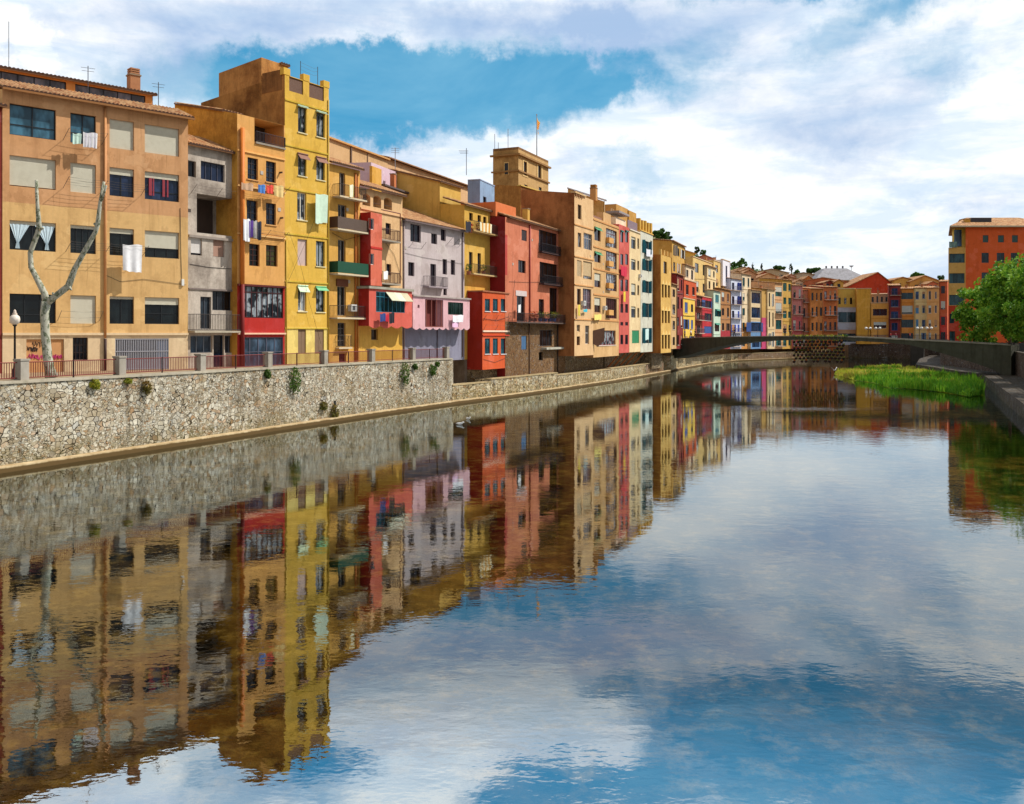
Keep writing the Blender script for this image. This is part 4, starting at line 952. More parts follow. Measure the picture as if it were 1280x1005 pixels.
for i, (x, c, pc, l) in enumerate([(664.5, 'orange', (170, 90, 60), 'orange flowers in clay pot at the left of the long salmon house balcony'), (669, 'red', (150, 60, 40), 'red flowers in brown pot beside the drainpipe on the long balcony'),
                      (675, 'green', (60, 80, 150), 'green plant in blue pot in front of the narrow dark door'), (681.5, 'yellow', (40, 60, 140), 'yellow green plant in deep blue pot mid balcony'),
                      (687, 'green', (40, 60, 140), 'leafy plant in blue pot under the wide dark shutters'), (692.5, 'yellow', (50, 90, 170), 'yellow leaved plant in bright blue pot right of the drain'), (697, 'green', (170, 90, 60), 'green plant in clay pot at the right of the long salmon house balcony')]):
    pot(l, f10, x, 402, .62, .42, .9, c, pc, i)
for i, (x, y, c, l) in enumerate([(588, 291, 'red', 'red flowering plant at the left of the upper olive balcony'), (598, 291, 'orange', 'orange plant in the middle of the upper olive balcony'), (608, 291, 'yellow', 'yellow leaved plant at the right of the upper olive balcony'),
                                  (586, 343, 'green', 'green plant at the left of the lower olive balcony'), (604, 343, 'green', 'tall green plant near the middle of the lower olive balcony')]):
    pot(l, f8, x, y, .6, .38, .8, c, (160, 90, 60), 20+i)
cloth('white_cloths', 'white cloths over the rail of the upper olive yellow balcony', f8, 600, 279, 615, 290, (236, 226, 190), 1.04, 3, .02, 0, (214, 150, 60))
cloth('dark_cloth', 'dark cloth over the rail of the upper olive yellow balcony', f8, 582.5, 277, 589, 290, (40, 40, 52), 1.04, 1, .02)
# ================================================================ houses behind the bridge
def f_y(f, px, v):
    return HY-(v+f.base-EYE)*F/max(1.0, (f.A.dot(f.n))/Vector(((px-CX)/F, 1.0)).dot(f.n))
def autohouse(label, x0, z0, x1, z1, ytop, ybot, rgb, cols=2, rows=4, wc=(70, 60, 60), glc=None, shut=None, side=None, roof='tile', rise=.6, name='house', base=0.0, ww=.5, wh=.58, depth=7, dirt=.3, band=None, seed=0, bal=0, y0w=None, y1w=None, awn=None, cat='house', group='houses behind the bridge', blinds=.2, ex=None):
    rnd = random.Random(label if not seed else seed)
    f = Fac(x0, z0, x1, z1, base); xm = (x0+x1)/2
    T = f.v(xm, ytop); B = f.v(xm, ybot); ta = T if y0w is None else f.v(xm, y0w); bb = B if y1w is None else f.v(xm, y1w)
    hs = []; cell = f.W/cols; rh = (ta-bb)/rows
    for r in range(rows):
        for c in range(cols):
            w_ = cell*ww*(1 if c % 2 == 0 else .82)*rnd.uniform(.8, 1.1); h_ = rh*wh*rnd.uniform(.8, 1.12)
            u = cell*(c+.5); v = bb+rh*(r+.48)
            hs.append((u-w_/2, v-h_/2, u+w_/2, v+h_/2, .18))
    H = house(name, label, f, T, plaster(rgb, dirt), B, hs, depth, group, cat, rise=rise, side=plaster(side, .4) if side else None,
              bands=[(B, f.v(xm, band[0]), 1)] if band else (), extra=[plaster(band[1], .3)] if band else ())
    for i, h in enumerate(hs):
        k = dict(nx=2 if (h[2]-h[0]) > .9 else 1, fc=wc, r=.18, gl=glass(glc) if glc else None)
        if shut and rnd.random() < .55: k['st'] = rnd.choice(['s', 'h', 'o']); k['col'] = shut
        if rnd.random() < blinds: k['blind'] = rnd.choice([.3, .5, .8]); k['bc'] = rnd.choice([(220, 214, 196), (196, 150, 110), (200, 206, 200)])
        if awn and rnd.random() < .5: k['awn'] = (awn, .3, .5)
        if rnd.random() < .4: k['sill'] = (206, 196, 180)
        window(H, f, *h[:4], **k)
    if bal:
        for r in range(rows):
            if (r+seed) % 2 == 0 or bal > 1: balcony(H, cell*.1, f.W-cell*.1 if bal > 1 else cell*1.1, bb+rh*(r+.48)-rh*wh/2-.02, p=.8, st=.25, col=rnd.choice([(60, 50, 50), (90, 60, 60), (120, 120, 130)]), slab=(180, 160, 140))
    if roof == 'tile': tile_roof('roof', H, -.15, f.W+.15, -.35, depth, T+.05, T+.05+rise+.15, per=.5, fine=False)
    else:
        part(H, 'coping', paint((206, 176, 140), .85), (-.1, f.W+.1, -.12, .5, T+.002, T+.18))
    for r in range(1, rows):
        if rnd.random() < .4: part(H, 'cornice_band', paint(tuple(int(c*.85) for c in rgb), .8), (0, f.W, -.07, -.003, bb+rh*r-.08, bb+rh*r+.05))
    if rnd.random() < .7: antenna(H, f.W*rnd.uniform(.2, .8), 1.5, T+rise*.3, 1.8, .8, 3)
    for r in range(rows):
        if rnd.random() < .3 and cols > 1: cable(H, f, [(x0+.5, f_y(f, xm, bb+rh*r)), (xm, f_y(f, xm, bb+rh*r)+.4), (x1-.5, f_y(f, xm, bb+rh*r))], .1, .03, (70, 60, 56))
    if rnd.random() < .6:
        e_ = rnd.choice([.2, f.W-.2]); pipe(H, e_, 0, B+.5, T-.2, paint(tuple(int(q*.6) for q in rgb), .7), .07)
    if rnd.random() < .35: chimney(H, f.W*rnd.uniform(.2, .8), 3, T+rise*.5, .6, .9, None, False)
    return H, f
def bank(px):      # distance of the far facades by photograph column
    pts = [(838.8, 163), (870, 188), (913, 225), (950, 244), (990, 258), (1047, 262), (1110, 258), (1183, 246)]
    for (a, za), (b_, zb) in zip(pts[:-1], pts[1:]):
        if a <= px <= b_: return za+(zb-za)*(px-a)/(b_-a)
    return pts[0][1] if px < a else pts[-1][1]
def FH(label, x0, x1, ytop, ybot, rgb, cols, rows, zo=0.0, ang=None, **k):
    zo += random.Random(label).uniform(-1.6, 1.4); z0 = bank(x0)+zo; z1 = bank(x1)+zo
    if ang is not None: z1 = z0+ang
    return autohouse(label, x0, z0, x1, z1, ytop, ybot, rgb, cols, rows, **k)
BL = (50, 84, 150); TE = (40, 110, 120)
FH('slim beige house just past the gothic windowed house', 839, 845.5, 356, 436, (216, 168, 104), 1, 4)
FH('dark red narrow house in front of the strolling people', 845.5, 854, 344, 436, (150, 44, 36), 2, 4)
FH('tall ochre house with pale shutters above the dark red one', 840, 856, 305, 345, (206, 152, 56), 3, 2, zo=8, base=4, shut=(206, 200, 190), seed=3)
FH('small house with bright yellow base and blue shutters', 854, 868.5, 374, 436, (236, 186, 50), 2, 3, shut=BL, wc=(50, 70, 130), roof='flat', rise=.2)
H_, f_ = FH('vermilion box room above the yellow and blue house', 855, 870.5, 351.5, 373.6, (214, 74, 24), 2, 1, zo=.6, depth=4, roof='flat', rise=.1, side=(180, 50, 20))
FH('cream attic house above the vermilion box room', 856, 868, 333, 351.5, (226, 196, 156), 2, 1, zo=5, depth=5)
FH('crimson house with large blue shutters', 877.5, 892, 372, 436, (200, 34, 40), 1, 4, shut=BL, wc=(50, 70, 140), ww=.6, roof='flat', rise=0, side=(160, 26, 30), seed=11)
FH('slim red brown house with dark balconies beside the crimson one', 868.5, 877.5, 370, 436, (150, 60, 40), 1, 4, bal=2)
FH('pale yellow upper house with flat terrace over the crimson one', 866, 893, 326, 371, (222, 180, 96), 3, 2, zo=9, roof='flat', rise=.2)
FH('cream house with a canopy beneath the hill trees', 884, 895, 334, 364, (232, 200, 140), 2, 2, zo=7)
FH('mint green house with teal shutters', 892, 900.5, 364, 436, (190, 212, 186), 1, 4, shut=TE, ww=.65, awn=(60, 140, 120))
FH('ochre upper house left of the white chimney block', 892, 906, 328, 362, (222, 176, 90), 2, 2, zo=8, roof='flat')
FH('brown house with a low crimson porch', 900.5, 913, 362, 436, (176, 112, 54), 2, 4, band=(413, (176, 34, 44)), shut=(90, 60, 50))
Hc, fc_ = FH('tall white and violet chimney block', 903.5, 912.5, 326, 358, (226, 222, 232), 1, 1, zo=5, ww=.25, wh=.7, wc=(90, 70, 140), roof='flat', rise=0)
FH('white house with lilac blue balconies hung with washing', 913, 926.5, 349, 436, (206, 212, 236), 2, 5, shut=(60, 84, 180), wc=(70, 80, 140), bal=2, blinds=.4)
FH('cream house with teal windows right of the lilac balconies', 926.5, 938.5, 343, 436, (232, 204, 160), 2, 5, glc=(40, 100, 110), wc=TE, band=(404, (206, 130, 50)))
FH('ochre house with wide blue galleries', 938.5, 951, 363, 436, (222, 190, 140), 1, 4, shut=BL, wc=(56, 90, 140), ww=.85, wh=.7, glc=(50, 80, 120), band=(402, (96, 140, 190)))
FH('plain ochre house flank with magenta ground floor', 951, 959.5, 361, 436, (212, 158, 70), 1, 1, ww=.01, wh=.01, band=(397, (214, 60, 110)), dirt=.4)
FH('cream house with tall slim white shutters', 959.5, 968.5, 362, 436, (236, 200, 140), 2, 3, shut=(226, 226, 220), ww=.4, wh=.75)
FH('pale orange house with teal bow windows', 968.5, 978, 354, 436, (232, 170, 110), 1, 4, glc=(60, 140, 140), wc=TE, ww=.8, wh=.6, bal=1)
FH('mustard house with green tinted glass gallery', 978, 990, 350, 436, (214, 160, 60), 2, 5, glc=(50, 130, 130), wc=(60, 120, 116), ww=.7, side=(206, 150, 50))
FH('pink house with a glazed loggia under sloping roof', 990, 1003, 357, 436, (226, 130, 120), 2, 4, wc=(190, 170, 170), bal=2, seed=5, band=(396, (214, 90, 90)))
FH('peach gabled house with wooden balconies', 1003, 1013, 363, 436, (222, 130, 90), 2, 4, wc=(120, 60, 40), bal=2, seed=6)
FH('burnt orange house with a hanging oriel', 1013, 1029, 361, 436, (214, 120, 44), 3, 4, bal=1, seed=2, wc=(80, 40, 30))
FH('orange house with red striped flank and curved balconies', 1029, 1047, 359, 436, (216, 110, 50), 3, 4, bal=2, wc=(110, 30, 30), side=(190, 40, 30), seed=4)
Hg, fg = FH('grey glass fronted house with yellow attic storey', 1047, 1071, 384.5, 431, (176, 176, 190), 1, 2, ww=.95, wh=.62, glc=(60, 96, 110), wc=(190, 196, 206), roof='flat', rise=0, ang=0)
part(Hg, 'attic', plaster((222, 176, 60), .3), (0, fg.W, 1.2, 6, fg.v(1060, 384.5), fg.v(1060, 361)))
for i in range(3): window(Hg, fg, fg.W*(.12+.3*i), fg.v(1060, 380), fg.W*(.12+.3*i)+.6, fg.v(1060, 372), nx=1, r=.1, y=1.1)
part(Hg, 'coping', paint((214, 196, 150), .8), (-.1, fg.W+.1, 1.05, 6, fg.v(1060, 361)+.002, fg.v(1060, 360)+.05))
FH('plain amber house wall with a white bent drainpipe', 1071, 1089, 361, 430, (226, 156, 36), 1, 1, ww=.01, wh=.01, roof='flat', rise=0, ang=-1, dirt=.5)
FH('orange house with two wide dark glazed galleries', 1089, 1111, 379, 430, (226, 150, 50), 1, 3, ww=.8, wh=.55, glc=(40, 66, 84), wc=(60, 80, 100), roof='flat', ang=-1, y0w=382)
FH('terrace house with small chimneys over the dark galleries', 1088, 1111, 368, 380, (190, 150, 116), 4, 1, zo=3, roof='flat', wc=(60, 60, 70))
FH('dark red narrow house with blue shutters and washing', 1111, 1125.5, 357, 430, (150, 50, 44), 1, 5, shut=BL, ww=.62, wc=(60, 84, 150), ang=-1, glc=(50, 80, 140), bal=1)
FH('tangerine house with wide teal galleries', 1125.5, 1142.5, 361, 430, (222, 132, 40), 1, 4, ww=.85, wh=.55, glc=(46, 90, 104), wc=(70, 100, 110), ang=-1.5)
FH('cream house with blue shutters right of the tangerine one', 1142.5, 1158.5, 360, 430, (236, 202, 130), 2, 4, shut=(90, 150, 200), wc=(90, 140, 190), ang=-1.5, glc=(60, 100, 160), seed=9)
FH('sandy orange house with small white windows', 1158.5, 1173.5, 360, 430, (226, 156, 80), 2, 4, wc=(226, 220, 210), ang=-1.5, glc=(120, 110, 120), seed=8)
FH('red orange slice of house beside the big rust building', 1173.5, 1184, 352, 430, (206, 84, 40), 1, 4, wc=(90, 60, 70), ang=-1, band=(395, (206, 50, 40)))
# second line: gables and roofs behind
def gable(label, x0, x1, z, ytop, yeave, ybot, rgb, base=2.0, wins=0, depth=12, px=None, name='gabled_house'):
    f = Fac(x0, z, x1, z, base); W = f.W; T = f.v((x0+x1)/2, ytop); E = f.v((x0+x1)/2, yeave); B = f.v((x0+x1)/2, ybot); pk = f.u(px) if px else W/2
    H = empty(name, f.loc(), f.rz, label, 'house', 'houses on the second line')
    mb = MB(); n = [(0, B), (W, B), (W, E), (pk, T), (0, E)]
    mb.add([(a, 0, c) for a, c in n]+[(a, depth, c) for a, c in n], [(0, 1, 2, 3, 4), (9, 8, 7, 6, 5), (0, 5, 6, 1), (1, 6, 7, 2), (4, 9, 5, 0)])
    mb.build('wall', plaster(rgb, .35), H)
    for (ua, va, ub, vb) in ((-.4, E-.15, pk, T+.05), (pk, T+.05, W+.4, E-.15)):
        m2 = MB(); m2.add([(ua, -.4, va), (ub, -.4, vb), (ub, depth, vb), (ua, depth, va), (ua, -.4, va+.22), (ub, -.4, vb+.22), (ub, depth, vb+.22), (ua, depth, va+.22)],
                          [(3, 2, 1, 0), (4, 5, 6, 7), (0, 1, 5, 4), (1, 2, 6, 5), (2, 3, 7, 6), (3, 0, 4, 7)]); m2.build('roof', tiles(), H)
    for i in range(wins):
        u = W*(i+.6)/(wins+.2); window(H, f, u-.4, B+(E-B)*.35, u+.4, B+(E-B)*.8, nx=2, r=.02, y=-.03)
    return H, f
gable('big flame red gable behind the dark galleries', 1059, 1119, 276, 341, 358.5, 385, (214, 58, 22), px=1097, wins=0)
gable('ochre gabled house behind the cream and blue one', 1138, 1176, 272, 345, 352, 372, (216, 150, 60), px=1156, wins=3)
gable('amber gabled house above the dark red and blue one', 1118, 1142, 274, 347, 350, 372, (226, 166, 60), px=1128, wins=2)
gable('wide orange house with red roofline above the striped flank', 1000, 1062, 285, 347.5, 352, 372, (216, 110, 60), px=1028, wins=6)
gable('long peach gabled house over the mustard gallery', 962, 1004, 282, 346, 351, 370, (226, 170, 120), px=985, wins=4)
gable('peach arcaded house above the blue galleries', 927, 945, 262, 338, 343, 368, (226, 160, 110), px=936, wins=2)
gable('sand house with long roof above the slim white shutters', 944, 982, 290, 342, 349, 372, (226, 176, 116), px=960, wins=4)
gable('cream low house behind the lilac balconies', 912, 930, 262, 339, 344, 366, (230, 186, 130), px=921, wins=2)
gable('pink hillside house left of the umbrella pines', 868, 892, 300, 319, 323.5, 350, (206, 120, 96), px=880, wins=2)
gable('crimson hillside house above the cream canopy house', 882, 900, 290, 325, 329, 352, (190, 60, 56), px=890, wins=2)
gable('yellow hillside house close under the dark hill trees', 838, 868, 215, 313, 317, 345, (214, 170, 66), px=853, wins=3)
gable('sandy hillside house right of the white chimney block', 915, 944, 330, 334, 339.5, 352, (226, 180, 130), px=930, wins=2)
gable('long low hillside house beneath the umbrella pines', 940, 986, 350, 336.5, 341, 354, (220, 176, 130), px=964, wins=3)
gable('tan hillside house left of the big grey roof', 982, 1026, 350, 341, 345, 356, (222, 180, 140), px=1004, wins=2)
for i, (l, x0, x1, z, yt, ye, yb, rgb, wn_) in enumerate([
    ('small terracotta house right above the arcaded peach house', 930, 941, 300, 334.5, 338, 350, (222, 150, 110), 2), ('tiny white house below the bright round skyline tree', 922, 930, 310, 337, 340, 350, (236, 226, 210), 1),
    ('brick red cottage low on the skyline left of the broad pine', 951, 960, 305, 339.5, 342.5, 352, (190, 90, 60), 1), ('pale rose house under the pointed cypress', 984, 994, 302, 343, 346, 354, (226, 170, 150), 2),
    ('small orange house with steep roof left of the grey roof', 1006, 1015, 292, 345.5, 349, 360, (226, 130, 50), 1), ('dark red rooftop room over the orange row', 1031, 1043, 276, 351, 353, 362, (150, 50, 40), 2),
    ('mustard rooftop room over the striped flank house', 1043, 1054, 275, 350, 353, 362, (214, 160, 60), 1), ('cream rooftop room over the pink house', 994, 1004, 272, 350, 353, 361, (236, 206, 160), 2),
    ('brown rooftop room over the mustard gallery', 976, 985, 270, 346, 349, 358, (150, 100, 60), 1), ('tan house peeping between the two ochre gables', 1134, 1142, 282, 348, 351, 362, (206, 160, 110), 1),
    ('coral rooftop room above the sandy orange house', 1160, 1172, 266, 352, 355, 363, (222, 110, 70), 2), ('ivory house on the hill foot behind the crimson hillside house', 900, 912, 300, 326, 330, 345, (236, 220, 180), 2)]):
    gable(l, x0, x1, z, yt, ye, yb, rgb, wins=wn_, depth=8)
# large grey hipped roof with chimneys
fz = Fac(1018, 340, 1090, 340, 2); H = empty('large_building', fz.loc(), fz.rz, 'large pale grey hipped roof with small vents on the skyline', 'building', 'houses on the second line')
W = fz.W; E = fz.v(1050, 350); T = fz.v(1050, 333.5)
part(H, 'wall', plaster((210, 190, 160), .2), (.5, W-.5, .5, 19.5, 2, E))
mb = MB(); a, c = fz.u(1040), fz.u(1068); mb.add([(0, 0, E), (W, 0, E), (W, 20, E), (0, 20, E), (a, 8, T), (c, 8, T), (c, 12, T), (a, 12, T)], [(0, 1, 5, 4), (1, 2, 6, 5), (2, 3, 7, 6), (3, 0, 4, 7), (4, 5, 6, 7), (0, 3, 2, 1)])
mb.build('roof', concrete((168, 166, 172), 'slate'), H)
for i in range(4): u = a+1+(c-a-2)*i/3; part(H, 'roof_vent', paint((110, 106, 110), .7), (u-.25, u+.25, 9, 9.5, T, T+1.0))
mb = MB(); u = c+2.2; mb.tube([(u, 9, T-1), (u, 9, T+.6)], .1, 5); mb.lathe([(.1, .4), (.8, .9), (.9, 1.1)], 8, (u, 9, T)); mb.build('satellite_dish', paint((170, 170, 176), .5), H)

# ================================================================ behind the near row
fW = Fac(405, 104, 484.5, 118, 2); 
vW = fW.v(440, 184)
Hw = house('warehouse', 'long beige blank block behind the amber house', fW, vW, plaster((206, 160, 104), .3), 4, (), 8, cat='building', rise=0, group='blocks behind the riverside houses')
part(Hw, 'coping', paint((200, 150, 90), .85), (-.2, fW.W+.2, -.3, 8.2, vW+.002, vW+.2)); pipe(Hw, fW.u(438), 0, 6, vW-.1, paint((90, 66, 50), .7), .1); pipe(Hw, fW.u(459), 0, 6, vW-.1, paint((130, 100, 76), .7), .06)
fL = Fac(484, 135, 618, 172, 2); vL = (fL.v(500, 214)+fL.v(600, 230))/2
HL = house('long_building', 'long beige tiled building running behind the mauve and olive houses', fL, vL, plaster((216, 166, 112), .3), 4, (), 12, cat='building', rise=3.5, group='blocks behind the riverside houses')
tile_roof('roof', HL, -.5, fL.W+.5, -.6, 10, vL+.05, vL+2.6, per=.5, fine=False)
fl = Fac(464, 97, 496, 103, 2); bb_ = HB(fl); bb_.win(468, 219, 477, 232, nx=2, fc=(120, 50, 40), gl=glass((90, 50, 40)))
Hl = bb_.make('house', 'lilac terrace house with a clay chimney above the attic openings', fl.v(480, 209), plaster((214, 180, 196), .25), 6, depth=6, rise=.2)
chimney(Hl, fl.u(482), -.9, fl.v(482, 228), .5, .8, paint((196, 116, 70), .8), False)
part(Hl, 'terrace_wall', plaster((214, 150, 40), .3), (fl.u(452), fl.u(464), -1.2, -.9, fl.v(460, 240), fl.v(460, 211)))
part(Hl, 'terrace_floor', paint((90, 80, 80), .8), (fl.u(464), fl.u(503), -1.6, -.01, fl.v(480, 238), fl.v(480, 236)))
fu = Fac(600, 112, 618, 117, 2); bb_ = HB(fu); bb_.win(604, 246, 608, 257, st='d', nx=1, gl=glass((50, 40, 40)))
Hu = bb_.make('house', 'light blue plastered terrace room above the olive yellow house', fu.v(608, 228.5), plaster((130, 162, 200), .35), 8, depth=1.6, rise=0, side=plaster((120, 150, 190), .35))
part(Hu, 'coping', paint((150, 170, 200), .8), (-.05, fu.W+.05, -.06, 1.6, fu.v(608, 228.5)+.002, fu.v(608, 228.5)+.12))
# castle-like tower
fT = Fac(648, 184, 685.5, 199, 8); vT = (fT.v(650, 189.5)+fT.v(683, 195))/2-.5; bT = HB(fT)
bT.win(654.5, 202.5, 658.3, 219, nx=1, fc=(70, 50, 36), gl=glass((50, 40, 36))); bT.win(672.5, 206.5, 676.3, 223, nx=1, fc=(70, 50, 36), gl=glass((50, 40, 36))); bT.win(655.5, 231, 659.5, 236, nx=1); bT.win(673.5, 234, 677, 239, nx=1)
HT = bT.make('stone_tower', 'square ochre tower carrying the flagpole above the roofs', vT, plaster((196, 150, 84), .4), 6, depth=5.6, rise=0, cat='tower', side=grimy((196, 150, 84), (140, 104, 60)), group='blocks behind the riverside houses')
cv = fT.v(666, 202)
for z0, z1, o in ((cv, cv+.35, .5), (fT.v(666, 221.5), fT.v(666, 221.5)+.3, .3)):
    part(HT, 'cornice', paint((150, 112, 66), .9), (-o, fT.W+o, -o, -.003, z0, z1), (-o, -.003, 0, 5.6+o, z0, z1))
part(HT, 'parapet', grimy((150, 108, 64), (96, 70, 44)), (0, fT.W, 0.003, .4, vT+.003, vT+.5), (0, .4, .405, 5.6, vT+.003, vT+.5))
for x0, x1, ya, yb in ((653, 659.8, 200.5, 221), (671, 677.8, 204.5, 225)):
    q = (fT.u(x0), fT.v((x0+x1)/2, yb), fT.u(x1), fT.v((x0+x1)/2, ya)); i_ = (fT.u(x0+1.3), fT.v((x0+x1)/2, yb-1.5), fT.u(x1-1.3), fT.v((x0+x1)/2, ya+1.5))
    part(HT, 'window_surround', paint((214, 180, 120), .85), (q[0], i_[0], -.08, -.003, q[1], q[3]), (i_[2], q[2], -.08, -.003, q[1], q[3]), (i_[0], i_[2], -.08, -.003, i_[3], q[3]), (i_[0], i_[2], -.08, -.003, q[1], i_[1]))
sw = MB(); zw = vT-2.6-3.2; sw.box(-.06, -.003, 2.2, 3.0, zw+1, zw+3.2, 0); sw.box(-.1, -.061, 2.05, 2.2, zw+.8, zw+3.4, 1); sw.box(-.1, -.061, 3.0, 3.15, zw+.8, zw+3.4, 1); sw.box(-.1, -.061, 2.2, 3.0, zw+3.2, zw+3.4, 1); sw.build('window', [glass((40, 34, 34)), paint((206, 170, 110), .85)], HT)
mb = MB()
for y in (5.4, 4.6, 2.8): mb.tube([(.4 if y != 2.8 else 1.2, y, vT), (.4 if y != 2.8 else 1.2, y, vT+(3.6 if y != 4.6 else 1.8)+(1 if y == 2.8 else 0))], .06, 4)
mb.build('antenna', paint((140, 140, 150), .5), HT)
uF, vF = fT.uv(671, 196, 2.0); P = fT.loc(uF, 2.0, vF)
FP = empty('flagpole', P, fT.rz, 'flagpole with a red and yellow striped flag on the ochre tower', 'flagpole')
hp = fT.v(671, 144, 2.0)-vF
mb = MB(); mb.tube([(0, 0, 0), (0, 0, hp)], [.14, .08], 6); mb.lathe([(.14, 0), (.16, .12), (.05, .25)], 6, (0, 0, hp)); mb.build('pole', paint((160, 164, 172), .5), FP)
mb = MB(); nx, nz = 12, 18; fw, fh = 1.9, 2.9
for s_ in (0, 1):
    o = len(mb.v)
    for i in range(nx+1):
        for j in range(nz+1):
            a = i/nx; q = j/nz
            mb.v.append((.1+a*fw*.75, .3*math.sin(a*6+q*3)*a+s_*.02, hp-.4-q*fh*(.8)-a*1.0+.15*math.sin(a*7+q*4)))
    for i in range(nx):
        for j in range(nz): q_ = (o+i*(nz+1)+j, o+(i+1)*(nz+1)+j, o+(i+1)*(nz+1)+j+1, o+i*(nz+1)+j+1); mb.f.append(q_); mb.m.append(1 if (j//2) % 2 else 0)
mb.build('flag', [paint((236, 190, 40), .8), paint((200, 40, 36), .8)], FP, True)
mb = MB(); 
Pm = Fac(570, 140, 600, 148, 2); um, vm_ = Pm.uv(583, 214); tag(Pm and (lambda o: o)(empty('antenna_mast', Pm.loc(um, 0, vm_), 0)), 'tall thin aerial mast on the long beige tiled roof', 'antenna')
am = bpy.data.objects[-1] if False else [o for o in COL.objects if o.name.startswith('antenna_mast')][0]
mb.tube([(0, 0, -.6), (0, 0, 3.6)], .05, 5); mb.build('pole', paint((90, 92, 100), .5), am)
mb = MB(); [mb.tube([(-1.2+.1*i, 0, 3.2-.2*i), (.3, 0, 3.2-.2*i)], .025, 4) for i in range(3)]; mb.build('aerial', paint((90, 92, 100), .5), am)
fm = Fac(480, 110, 500, 114, 2); um, vm_ = fm.uv(494, 207); mt = empty('aerial_mast', fm.loc(um, 0, vm_), 0, 'white aerial mast beside the lilac terrace house', 'antenna')
mb = MB(); mb.tube([(0, 0, -.5), (0, 0, 2.2)], .045, 5); mb.build('pole', paint((150, 152, 160), .5), mt); mb = MB(); [mb.tube([(-.5, 0, 2.1-.25*i), (.5, 0, 2.1-.25*i)], .02, 4) for i in range(3)]; mb.build('aerial', paint((150, 152, 160), .5), mt)

# ================================================================ right bank building
RZ = 172.0
fr = Fac(1207, RZ, 1330, RZ, 3.5); b = HB(fr)
KR = dict(nx=2, fc=(50, 80, 90), gl=glass((60, 80, 92)), r=.16)
cols_ = [(1228.5, 1235.5), (1247.5, 1255), (1265, 1272.5), (1283, 1290), (1300, 1307)]
for x0, x1 in cols_: b.win(x0, 294, x1, 303, st='s', col=(60, 90, 90), fc=(50, 70, 76))
for x0, x1 in cols_: b.win(x0-1.5, 316, x1+.5, 328.5, **KR)
for x0, x1 in cols_: b.win(x0-1.5, 340.5, x1+.5, 353.5, **KR)
for x0, x1 in cols_: b.win(x0-1.5, 367, x1+.5, 380, **KR)
for x0, x1 in cols_: b.win(x0-1.5, 394, x1+.5, 407, **KR)
vR = fr.v(1240, 283)
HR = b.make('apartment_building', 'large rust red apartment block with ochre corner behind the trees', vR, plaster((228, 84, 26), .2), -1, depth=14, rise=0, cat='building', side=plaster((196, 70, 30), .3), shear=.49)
fc2 = Fac(1185.5, RZ+.5, 1207, RZ, 3.5); W2 = fc2.W
hs = []
def R2(x0, y0, x1, y1): return (fc2.u(x0), fc2.v((x0+x1)/2, y1), fc2.u(x1), fc2.v((x0+x1)/2, y0), .3)
hs = [R2(1186.5, 317, 1206, 328.5), R2(1186.5, 341.5, 1205.8, 354), R2(1186.5, 368.5, 1205.5, 381.5), R2(1187, 392, 1193, 404), R2(1187, 414, 1194, 427)]
mb = MB(); vt2 = fc2.v(1196, 309.5)
wall_mesh(mb, W2, -1, vt2, hs, 0, [(-1, fc2.v(1196, 382), 1)]); dz = fc2.rz-fr.rz
mb.quad((0, 0, -1), (0, 0, vt2), (5.6, 12, vt2), (5.6, 12, -1), 2); mb.quad((0, 0, vt2), (W2, 0, vt2), (W2+5.6, 12, vt2), (5.6, 12, vt2))
cb = mb.build('corner_bay', [plaster((206, 152, 66), .2), plaster((190, 50, 20), .25), plaster((120, 60, 110), .2)], HR)
cb.location = (fr.loc().xy.to_3d()*0) ; 
# place the bay in the building's frame
inv = Matrix.Rotation(-fr.rz, 4, 'Z'); dl = inv @ (fc2.loc()-fr.loc()); cb.location = dl; cb.rotation_euler = (0, 0, dz)
for h in hs:
    w = window(cb, fc2, *h[:4], nx=5 if h[2]-h[0] > 2 else 1, fc=(50, 90, 96), gl=glass((70, 110, 120)), r=.3)
fq = Fac(1195.5, RZ+2.2, 1207, RZ+1.6, 3.5)
tp = MB(); z0_, z1_ = vt2, vR; tp.box(W2*.5, W2+1.4, 1.2, 3, z0_+.003, z1_, 0); o = tp.build('corner_attic', plaster((222, 176, 50), .2), HR); o.location = dl; o.rotation_euler = (0, 0, dz)
w = window(HR, fr, -1.6, vt2+.3, -.2, vR-.5, nx=2, fc=(60, 100, 110), r=.1, y=1.1, gl=glass((110, 150, 190)))
part(HR, 'terrace_rail', glass((150, 190, 180)), (-W2, -W2*.5, .1, .15, vt2, vt2+1.1))
mb = MB(); e0, e1, e2, e3 = -3.3, fr.W+.8, -.7, 15; S_ = 7.2
mb.add([(e0, e2, vR+.05), (e1, e2, vR+.05), (e1+S_, e3, vR+.05), (e0+S_, e3, vR+.05), (e0+6.5, 6, vR+2.4), (e1-6, 6, vR+2.4), (e1-6, 9, vR+2.4), (e0+6.5, 9, vR+2.4), (e0, e2, vR-.2), (e1, e2, vR-.2), (e1+S_, e3, vR-.2), (e0+S_, e3, vR-.2)],
       [(0, 1, 5, 4), (1, 2, 6, 5), (2, 3, 7, 6), (3, 0, 4, 7), (4, 5, 6, 7), (8, 9, 1, 0), (9, 10, 2, 1), (11, 8, 0, 3), (11, 10, 9, 8)])
mb.build('roof', tiles(), HR); part(HR, 'gutter', paint((206, 196, 170), .7), (e0, e1, e2-.12, e2-.003, vR-.15, vR+.08))
part(HR, 'skylight', paint((60, 56, 60), .5), (2.2, 6.0, 2.2, 3.2, vR+1.0, vR+1.9)); chimney(HR, 1.4, 2.4, vR+.9, .9, .7, paint((200, 150, 60), .8), False)
